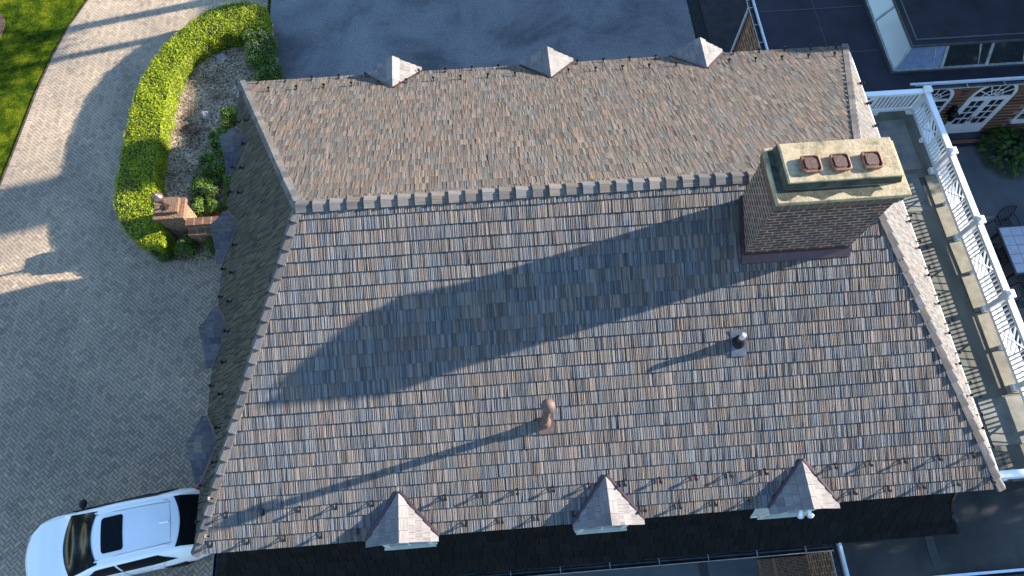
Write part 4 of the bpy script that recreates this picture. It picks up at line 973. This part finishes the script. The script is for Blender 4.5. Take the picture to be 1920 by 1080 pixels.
mb = MB(); mb.tube([(13.55, -.8, -3.04), (13.55, -8, -3.04)], .012, 6); mb.tube([(15.7, -1.75, -3.04), (30, -1.75, -3.04)], .012, 6); mb.build('gutter_bead', 'lantframe', fw, org=FO)
# ---------------------------------------------------------------- patios
mb = MB(); mb.face([(-1.85, -9, G-.002), (13.95, -9, G-.002), (13.95, 0.2, G-.002), (-1.85, .2, G-.002)][0:0] or [(.55, -9, G+.012), (13.95, -9, G+.012), (13.95, .2, G+.012), (.55, .2, G+.012)]); struct(mb.build('front_patio', 'patiostone'))
mb = MB(); mb.face([(19.45, -2, G+.014), (31, -2, G+.014), (31, 12.6, G+.014), (19.45, 12.6, G+.014)]); struct(mb.build('courtyard_patio', 'patiostone'))
# brick step beside the front patio wall
mb = MB(); mb.box(13.1, -1.3, G, 13.95, -.75, -5.6); mb.box(12.75, -1.3, G, 13.1, -.75, -5.8); tag(mb.build('brick_steps', 'brickred', org=(13.3, -1, G)), 'short brick steps against the brick wall at the bottom edge', 'steps')
# hosta by the wing
def hosta(c, lb):
    t = thing('broad_leaf_plant', lb, 'plant', (c[0], c[1], G)); mb = MB(); core = MB()
    core.lathe((c[0], c[1], G), [(.3, 0), (.45, .2), (.3, .4), (.05, .5)], 10)
    for _ in range(420):
        th = R(0, 6.283); rr_ = math.sqrt(random.random()); h = (1-rr_*rr_*.75)*.75
        p = V3((c[0]+c[2]*rr_*math.cos(th), c[1]+c[3]*rr_*math.sin(th), G+h*R(.8, 1.05)))
        L = R(.13, .24); d = V3((math.cos(th+R(-.6, .6)), math.sin(th+R(-.6, .6)), R(-.7, .1))).normalized(); s = d.cross(V3((0, 0, 1))).normalized()*L*.32
        tn = (random.random()**2, 0, 0)
        a, b = p, p+d*L; m1, m2 = p+d*L*.35+V3((0, 0, .02)), p+d*L*.7
        mb.face([a, m1+s, m2+s*.7, b], tn); mb.face([a, b, m2-s*.7, m1-s], tn)
    mb.build('foliage', 'hosta', t, org=(c[0], c[1], G)); core.build('stem', 'core', t, org=(c[0], c[1], G))
hosta((24.25, 11.6, .85, .95), 'broad leaved dark green plant by the wall right of the arched door')
# ---------------------------------------------------------------- patio table & chairs
MT['tile'] = simple('pale blue tile', (.42, .47, .54), .35, 0, .05, 5)
MT['tabledge'] = simple('dark table edge', (.05, .05, .055), .4, .3)
tb = thing('tiled_patio_table', 'rectangular patio table with pale square tiles and a dark centre tile', 'table', (23.2, 7.6, G)); BO = (23.2, 7.6, G)
tx0_, tx1_, ty0_, ty1_ = 22.32, 24.2, 6.74, 8.46
mb = MB(); mb.box(tx0_, ty0_, -5.3, tx1_, ty1_, -5.25); top = mb.build('tabletop', 'tabledge', tb, org=BO)
nx_, ny_ = 5, 5; mb = MB(); m_ = .06
for i in range(nx_):
    for j in range(ny_):
        if i in (2,) and j == 2: continue
        sx_ = (tx1_-tx0_-2*m_)/nx_; sy_ = (ty1_-ty0_-2*m_)/ny_
        mb.box(tx0_+m_+i*sx_+.007, ty0_+m_+j*sy_+.007, -5.25, tx0_+m_+(i+1)*sx_-.007, ty0_+m_+(j+1)*sy_-.007, -5.243)
mb.build('tiles', 'tile', top, org=BO)
for (x, y) in ((tx0_+.15, ty0_+.15), (tx1_-.15, ty0_+.15), (tx0_+.15, ty1_-.15), (tx1_-.15, ty1_-.15)):
    mb = MB(); mb.tube([(x, y, -5.3), (x, y, G)], .03, 8); mb.build('leg', 'black', tb, org=BO)
def chair():
    t = thing('patio_chair', 'black wrought iron chair at the near end of the tiled table', 'chair', (0, 0, G), 'wrought iron chairs around the tiled table')
    # faces -y (towards table), back at +y; local coordinates with floor z=0
    mb = MB(); mb.tube([(-.24, -.24, .45), (.24, -.24, .45), (.25, .22, .43), (-.25, .22, .43), (-.24, -.24, .45)], .014, 6)
    for k in range(1, 6): mb.tube([(-.24+.08*k, -.24, .45), (-.25+.083*k, .22, .43)], .008, 5); mb.tube([(-.24, -.24+.077*k, .45), (.24, -.24+.077*k, .445)], .008, 5)
    mb.build('seat', 'black', t)
    mb = MB()
    fr = [(-.25, .22, .43), (-.27, .3, .7), (-.25, .36, .95), (-.1, .39, 1.03), (.1, .39, 1.03), (.25, .36, .95), (.27, .3, .7), (.25, .22, .43)]
    mb.tube(fr, .014, 6)
    for k in range(-3, 4):
        a = k*.11
        pa = lambda u, v: (max(-.26, min(.26, u)), .22+.17*v, .45+.57*v)
        mb.tube([pa(a-.22+.44*i/6, i/6) for i in range(7) if abs(a-.22+.44*i/6) < .27] or [(0, .3, .7), (0, .3, .71)], .007, 5)
        mb.tube([pa(a+.22-.44*i/6, i/6) for i in range(7) if abs(a+.22-.44*i/6) < .27] or [(0, .3, .7), (0, .3, .71)], .007, 5)
    mb.build('backrest', 'black', t)
    for sx in (-1, 1):
        mb = MB(); mb.tube([(sx*.26, .29, .68), (sx*.31, .1, .69), (sx*.31, -.12, .67), (sx*.29, -.2, .6), (sx*.25, -.22, .45)], .013, 6); mb.build('armrest', 'black', t)
        mb = MB(); mb.tube([(sx*.24, -.24, .45), (sx*.26, -.28, .0)], .014, 6); mb.build('leg', 'black', t)
        mb = MB(); mb.tube([(sx*.25, .22, .43), (sx*.27, .3, .0)], .014, 6); mb.build('leg', 'black', t)
    return t
c0_ = chair(); c0_.location = (22.85, 8.62, G+.014); c0_.rotation_euler[2] = .1
c0_['label'] = 'black wrought iron chair with woven back behind the upper end of the tiled table'
for (x, y, a, lb) in ((22.25, 7.55, math.pi/2+.1, 'black iron chair pushed in at the left long side of the tiled table'), (22.75, 6.35, math.pi, 'black iron chair at the lower end of the tiled table')):
    c_ = copy_tree(c0_); c_.location = (x, y, G+.014); c_.rotation_euler[2] = a; c_['label'] = lb
# ---------------------------------------------------------------- car
def make_car():
    L = 4.85
    t = thing('white_suv', 'white crossover with dark sunroof parked on the brick driveway beside the house', 'car', (-4.22, 1.05, G), rz=math.radians(8.0))
    def lerp(tab, s):
        for (a, va), (b, vb_) in zip(tab, tab[1:]):
            if s <= b:
                q = (s-a)/(b-a); q = max(0, min(1, q)); q = q*q*(3-2*q)*.35+q*.65; return va+(vb_-va)*q
        return tab[-1][1]
    WD = [(0, .50), (.06, .62), (.2, .76), (.45, .875), (.9, .935), (1.5, .93), (2.6, .94), (3.6, .945), (4.2, .925), (4.55, .87), (4.75, .78), (4.85, .66)]
    ZC = [(0, .60), (.05, .74), (.2, .86), (.6, .97), (1.0, 1.04), (1.2, 1.08), (1.7, 1.35), (2.16, 1.59), (2.5, 1.655), (3.0, 1.68), (3.6, 1.66), (4.1, 1.60), (4.34, 1.545), (4.5, 1.38), (4.66, 1.15), (4.75, .98), (4.85, .70)]
    ZB = [(0, .56), (.1, .70), (.3, .80), (.8, .94), (1.3, 1.02), (2, 1.06), (3.4, 1.10), (4.2, 1.12), (4.6, 1.06), (4.75, .93), (4.85, .66)]
    TW = [(0, .42), (.2, .62), (.8, .78), (1.3, .80), (1.7, .79), (2.1, .765), (3, .755), (3.8, .73), (4.3, .70), (4.6, .70), (4.85, .60)]
    ns = 98; S_ = [L*i/ns for i in range(ns+1)]
    def sec(s):
        w_ = lerp(WD, s); zc = lerp(ZC, s); zb_ = min(lerp(ZB, s), zc-.02); tw = min(lerp(TW, s), w_-.06)
        # bump for wheel arches handled by shader-free flare
        fl = .015*math.exp(-((s-.92)/.3)**2)+.02*math.exp(-((s-3.85)/.33)**2)
        ze = max(zb_+.012, zc-.13*min(1, (zc-zb_)/.5) if zc-zb_ > .1 else zc-.025)
        pts = [(w_-.05, .20), (w_-.01, .30), (w_+fl, .52), (w_+fl-.005, .72), (w_-.02, zb_-.10), (w_-.055, zb_)]
        for q in (.33, .66): pts.append((w_-.055+(tw-w_+.055)*q+.015*math.sin(q*3.14), zb_+(ze-zb_)*q))
        pts.append((tw, ze))
        for q in (.12, .35, .65, 1): pts.append((tw*(1-q), ze+(zc-ze)*math.sin(q*math.pi/2)**.7))
        return pts
    G_ = []
    for s in S_:
        sc = sec(s); off = 0
        row = []
        n_ = len(sc)
        for k, (y, z) in enumerate(sc):   # curve front/rear/screens in plan
            f = 1-abs(y)/.95
            x = s
            if s < .5: x = s+(1-f)**2*.28*(1-s/.5)
            row.append((x, y, z))
        G_.append(row)
    mbs = {'body': MB()}
    npt = len(G_[0])
    for i in range(ns):
        for j in range(npt-1):
            s = (S_[i]+S_[i+1])/2; z = (G_[i][j][2]+G_[i][j+1][2])/2
            if j <= 2 and (abs(s-.92) < .37 or abs(s-3.85) < .37):
                ctr = .92 if s < 2 else 3.85
                if math.hypot(s-ctr, z-.36) < .385: continue
            for sg_ in (1, -1):
                q = [G_[i][j], G_[i+1][j], G_[i+1][j+1], G_[i][j+1]]
                q = [(x-L/2, yy*sg_, zz) for x, yy, zz in q]
                mbs['body'].face(q if sg_ > 0 else q[::-1], (.5, .5, .5))
    def closeend(row, flip):
        for j in range(npt-1):
            for sg_ in (1, -1):
                a, b = row[j], row[j+1]; q = [(a[0]-L/2, a[1]*sg_, a[2]), (b[0]-L/2, b[1]*sg_, b[2]), (b[0]-L/2, 0, b[2]), (a[0]-L/2, 0, a[2])]
                mbs['body'].face(q if (sg_ > 0) != flip else q[::-1], (.5,)*3)
    closeend(G_[0], False); closeend(G_[-1], True)
    MT['carpaint'] = newmat('white car paint')[0]; p = MT['carpaint'].node_tree.nodes['Principled BSDF']
    p.inputs['Base Color'].default_value = (.88, .88, .87, 1); p.inputs['Roughness'].default_value = .35; p.inputs['Coat Weight'].default_value = .6; p.inputs['Coat Roughness'].default_value = .06
    MT['carglass'] = newmat('tinted glass')[0]; p = MT['carglass'].node_tree.nodes['Principled BSDF']
    p.inputs['Base Color'].default_value = (.006, .008, .010, 1); p.inputs['Roughness'].default_value = .1; p.inputs['Specular IOR Level'].default_value = .1
    def roofz(x, y):
        s = x+L/2; zc = lerp(ZC, s); zb_ = min(lerp(ZB, s), zc-.02); tw = min(lerp(TW, s), lerp(WD, s)-.06)
        ze = max(zb_+.012, zc-.13*min(1, (zc-zb_)/.5) if zc-zb_ > .1 else zc-.025); q = max(0, min(1, 1-abs(y)/tw)); return ze+(zc-ze)*math.sin(q*math.pi/2)**.7
    def toppatch(name, fa, fb, fw, mat, lift=.008, nu=14, nv=18):
        """patch on the upper skin from s=fa(v) to fb(v), v in -1..1 across, half width fw(u)"""
        mb = MB(); gd = []
        for i in range(nu+1):
            row = []
            for k in range(nv+1):
                v = -1+2*k/nv; u = i/nu; y = fw(u)*v; sx_ = fa(v)+(fb(v)-fa(v))*u
                row.append((sx_-L/2, y, roofz(sx_-L/2, y)+lift))
            gd.append(row)
        for i in range(nu):
            for k in range(nv): mb.face([gd[i][k], gd[i+1][k], gd[i+1][k+1], gd[i][k+1]], (.5,)*3)
        return mb.build(name, mat, t, smooth=True)
    toppatch('windshield', lambda v: 1.20+.24*v*v, lambda v: 2.16+.14*v*v, lambda u: .78-.12*u, 'carglass', .014)
    toppatch('rear_window', lambda v: 4.36-.16*v*v, lambda v: 4.74-.05*v*v, lambda u: .64+.0*u, 'carglass', .014)
    def sround(v): return .05*max(0, (abs(v)-.86)/.14)**2
    toppatch('sunroof', lambda v: 2.43+sround(v), lambda v: 2.99-sround(v), lambda u: .44-.0*u, 'carglass', .008)
    def sidepatch(name, sa, sb, sg_, mat, q0=.06, q1=.94):
        mb = MB(); gd = []
        for i in range(17):
            row = []
            for k in range(7):
                q = q0+(q1-q0)*k/6; s = sa(q)+(sb(q)-sa(q))*i/16
                w_ = lerp(WD, s); zc = lerp(ZC, s); zb_ = min(lerp(ZB, s), zc-.02); tw = min(lerp(TW, s), w_-.06); ze = max(zb_+.012, zc-.13*min(1, (zc-zb_)/.5) if zc-zb_ > .1 else zc-.025)
                y = w_-.055+(tw-w_+.055)*q+.015*math.sin(q*3.14)+.010; z = zb_+(ze-zb_)*q+.004
                row.append((s-L/2, y*sg_, z))
            gd.append(row)
        for i in range(16):
            for k in range(6):
                f = [gd[i][k], gd[i+1][k], gd[i+1][k+1], gd[i][k+1]]; mb.face(f if sg_ > 0 else f[::-1], (.5,)*3)
        return mb.build(name, mat, t, smooth=True)
    for sg_ in (1, -1):
        sidepatch('side_window', lambda q: 1.62+.62*q, lambda q: 2.70, sg_, 'carglass')
        sidepatch('side_window', lambda q: 2.76, lambda q: 4.16-.42*q, sg_, 'carglass')
    body = mbs['body'].build('body', 'carpaint', t, smooth=True)
    for sg_ in (1, -1):
        mb = MB(); mb.tube([(-.16+.0, sg_*.60, 1.60), (0, sg_*.59, 1.655), (.7, sg_*.575, 1.685), (1.5, sg_*.56, 1.655), (1.68, sg_*.555, 1.60)], .02, 8); mb.build('roof_rail', 'carpaint', t, smooth=True)
        mb = MB(); mb.tube([(-.78, sg_*.86, 1.04), (-.74, sg_*1.0, 1.08)], .03, 8)
        cx, cy, cz = -.74, sg_*1.04, 1.10
        mb.tube([(cx-.02, cy-.12*1, cz), (cx-.01, cy-.08, cz), (cx, cy, cz), (cx+.01, cy+.08, cz), (cx+.02, cy+.12, cz)], [.03, .085, .10, .085, .03], 10); mb.build('side_mirror', 'black', t, smooth=True)
        mb = MB(); mb.face([(2.22, sg_*.86, .93), (2.36, sg_*.74, .90), (2.36, sg_*.70, 1.0), (2.12, sg_*.84, 1.05)]); mb.tube([(2.05, sg_*.90, .95), (2.25, sg_*.84, .97), (2.36, sg_*.70, .96)], [.02, .045, .03], 8)
        mb.build('tail_light', simple('red lens', (.35, .02, .02), .2, 0, .1), t, smooth=True)
        mb = MB(); mb.tube([(-2.22, sg_*.62, .68), (-2.08, sg_*.76, .73), (-1.86, sg_*.84, .80)], [.05, .05, .02], 8); mb.build('headlight', 'glass', t, smooth=True)
        mb = MB(); mb.tube([(-.95, sg_*.885, 1.045), (0, sg_*.893, 1.075), (1.1, sg_*.893, 1.115), (1.6, sg_*.87, 1.13)], .014, 6); mb.build('window_trim', 'black', t)
        for wx in (.92-L/2, 3.85-L/2):
            mb = MB(); y0 = sg_*.72; y1 = sg_*.93
            mb.tube([(wx, y0, .36), (wx, y0+sg_*.02, .36), (wx, y1-sg_*.02, .36), (wx, y1, .36)], [.33, .36, .36, .33], 28); w_ = mb.build('wheel', 'black', t, smooth=False)
            mb = MB(); 
            for k in range(10):
                a = k*math.pi/5; mb.bar((wx, y1+sg_*.012, .36), (wx+.24*math.cos(a), y1+sg_*.012, .36+.24*math.sin(a)), .035, .02, up=(0, 1, 0))
            mb.tube([(wx+.245*math.cos(2*math.pi*k/24), y1+sg_*.01, .36+.245*math.sin(2*math.pi*k/24)) for k in range(25)], .014, 6)
            mb.build('rim', 'gunmetal', w_)
    mb = MB()
    for sg_ in (1,): mb.tube([(-1.0, sg_*.90, 1.04), (0, sg_*.915, 1.075), (1.0, sg_*.915, 1.11), (1.75, sg_*.89, 1.14)], .02, 6)
    mb.build('belt_trim', 'black', t)
    mb = MB(); mb.box(-2.3, -.8, .16, 2.3, .8, .3); mb.build('underbody', 'black', t)
    mb = MB(); mb.face([(1.52, -.012, 1.60), (1.75, -.004, 1.66), (1.75, .004, 1.66), (1.52, .012, 1.60)]); mb.hexa([(1.45, -.03, 1.63), (1.72, -.03, 1.62), (1.72, .03, 1.62), (1.45, .03, 1.63)], [(1.6, -.008, 1.70), (1.70, -.004, 1.72), (1.70, .004, 1.72), (1.6, .008, 1.70)]); mb.build('antenna_fin', 'carpaint', t)
    # panel gaps on the hood and roof
    MT['gap'] = simple('panel gap', (.12, .13, .14), .7)
    mb = MB()
    for sg_ in (1, -1):
        mb.tube([(x, sg_*y, roofz(x, y)+.004) for x, y in ((-.15, .555), (.5, .545), (1.2, .53), (1.72, .51))], .006, 4)
    mb.tube([(1.72+.04*(y/.5)**2*-1, y, roofz(1.72, y)+.003) for y in [-.5+.1*k for k in range(11)]], .005, 4)
    for sg_ in (1, -1):
        for sv in (1.48, 2.72, 3.62):
            q = sec(sv)[1:6]; mb.tube([(sv-L/2+(.10*(k-2) if sv > 3 else 0), (y+.004)*sg_, z) for k, (y, z) in enumerate(q)], .005, 4)
        mb.tube([(s_-L/2, (lerp(WD, s_)-.10)*sg_, lerp(ZC, s_)-.015) for s_ in (.45, .7, .95, 1.2)], .005, 4)
        mb.tube([(s_-L/2, (lerp(WD, s_)+.002)*sg_, .42) for s_ in (1.5, 2.2, 2.9, 3.4)], .02, 4)
    mb.build('panel_gap', 'gap', t)
    for sg_ in (1, -1):
        for sv in (2.45, 3.4):
            mb = MB(); mb.tube([(sv-L/2, (lerp(WD, sv)-.02)*sg_, .93), (sv-L/2+.02, (lerp(WD, sv)+.025)*sg_, .93), (sv-L/2+.18, (lerp(WD, sv)+.025)*sg_, .935), (sv-L/2+.2, (lerp(WD, sv)-.02)*sg_, .935)], .014, 6); mb.build('door_handle', 'carpaint', t, smooth=True)
    mb = MB()
    for y0 in (-.45, .1):
        s0 = 1.42-L/2; mb.tube([(s0, y0, lerp(ZC, 1.42)+.012), (s0+.04, y0+.3, lerp(ZC, 1.46)+.01), (s0+.08, y0+.55, lerp(ZC, 1.5)-.0)], .01, 5)
    mb.build('wiper', 'black', t)
    return t
make_car()
# ---------------------------------------------------------------- out of frame: house and evergreens added for their shade, lawn trees around
mh = thing('unseen_shade_house', 'unseen tall brick house added to shade the court', 'house', (36, 23, G)); MO = (36, 23, G)  # unseen block, added and sized to throw shade over court and bed
mb = MB(); mb.box(29, 14.3, G, 43, 32, 4.65); mb.build('wall', 'brickwing', mh, org=MO)
mb = MB(); mb.box(28.8, 14.1, 4.65, 43.2, 32.2, 4.83); mb.build('roof', 'epdm', mh, org=MO)
mb = MB(); mb.box(29.5, 19.3, 4.83, 31, 21.0, 8.4); mb.build('chimney', 'brick', mh, org=MO)  # stack added to lay a band of shade across the hedge
MT['tree'] = leafmat('tree leaf', [(0, (.03, .06, .01)), (.5, (.06, .11, .02)), (1, (.10, .15, .03))], .3)
def tree(loc, h, cr, trunk_r, nl, label, name='broadleaf_tree', base=.35, size=.22, cluster=26):
    t = thing(name, label, 'tree', loc, 'trees around the house')
    tr = MB(); tr.tube([(0, 0, 0), (.05, .03, h*.3), (-.05, .05, h*.6), (0, 0, h*.92)], [trunk_r*1.2, trunk_r*.85, trunk_r*.5, trunk_r*.1], 9)
    cl = []
    for k in range(cluster):
        a = k*2.4; f = k/cluster; z = h*(base+(1-base)*f*.95); rr_ = cr*math.sin(math.pi*min(.97, .25+.72*f))**.8*R(.55, 1)
        e = (rr_*math.cos(a), rr_*math.sin(a), z+h*.05); tr.tube([(0, 0, z*.85), (e[0]*.5, e[1]*.5, z*.95), e], [trunk_r*.3, trunk_r*.18, .02], 5); cl.append((e, R(.5, 1)*cr*.38)); cl.append(((e[0]*.5, e[1]*.5, e[2]), cr*.3))
    tr.build('trunk', 'bark', t)
    lm = MB()
    for _ in range(nl):
        (c, r) = random.choice(cl); th = R(0, 6.283); ph = math.asin(R(-1, 1)); q = r*random.random()**.4
        leaf(lm, (c[0]+q*math.cos(th)*math.cos(ph), c[1]+q*math.sin(th)*math.cos(ph), c[2]+q*math.sin(ph)*.7), (R(-1, 1), R(-1, 1), R(.2, 1)), size*R(.7, 1.3))
    lm.build('crown', 'tree', t)
    return t
for (x, y, h_, lb) in ((-24, -2, 11, 'lawn tree west of the driveway'), (-22, 5, 9, 'second lawn tree west of the driveway'), (-26, -8, 12, 'far lawn tree by the drive entrance')):
    tree((x, y, G), h_, 3.6, .25, 3500, lb, base=.2, size=.4)
tree((5.5, 22.9, G), 12.5, 3.2, .22, 7000, 'tall lawn tree beyond the court', base=.43)
tree((9.0, 22.2, G), 15, 3.4, .2, 7000, 'slim lawn tree beyond the hedge end', base=.46)
e = tree((30.5, 1.2, G), 9.8, 3.0, .2, 14000, 'unseen dense evergreen beyond the courtyard, sized for its shade', name='unseen_shade_evergreen', base=.08, size=.3, cluster=40)  # unseen evergreens added as shade casters, heights set by their shade
for (x, y, s, lb) in ((30.5, -3.5, 1.0, 'unseen evergreen sized to shade the low front wing'), (30.5, 5.4, .60, 'shorter unseen evergreen added to shade the courtyard'), (30.5, 8.6, .60, 'unseen evergreen in the middle of the added shade screen'), (30.0, 12.2, .68, 'unseen evergreen added beside the shading house')):
    q = copy_tree(e); q.location = (x, y, G); q.scale = (1.1, 1.1, s); q['label'] = lb
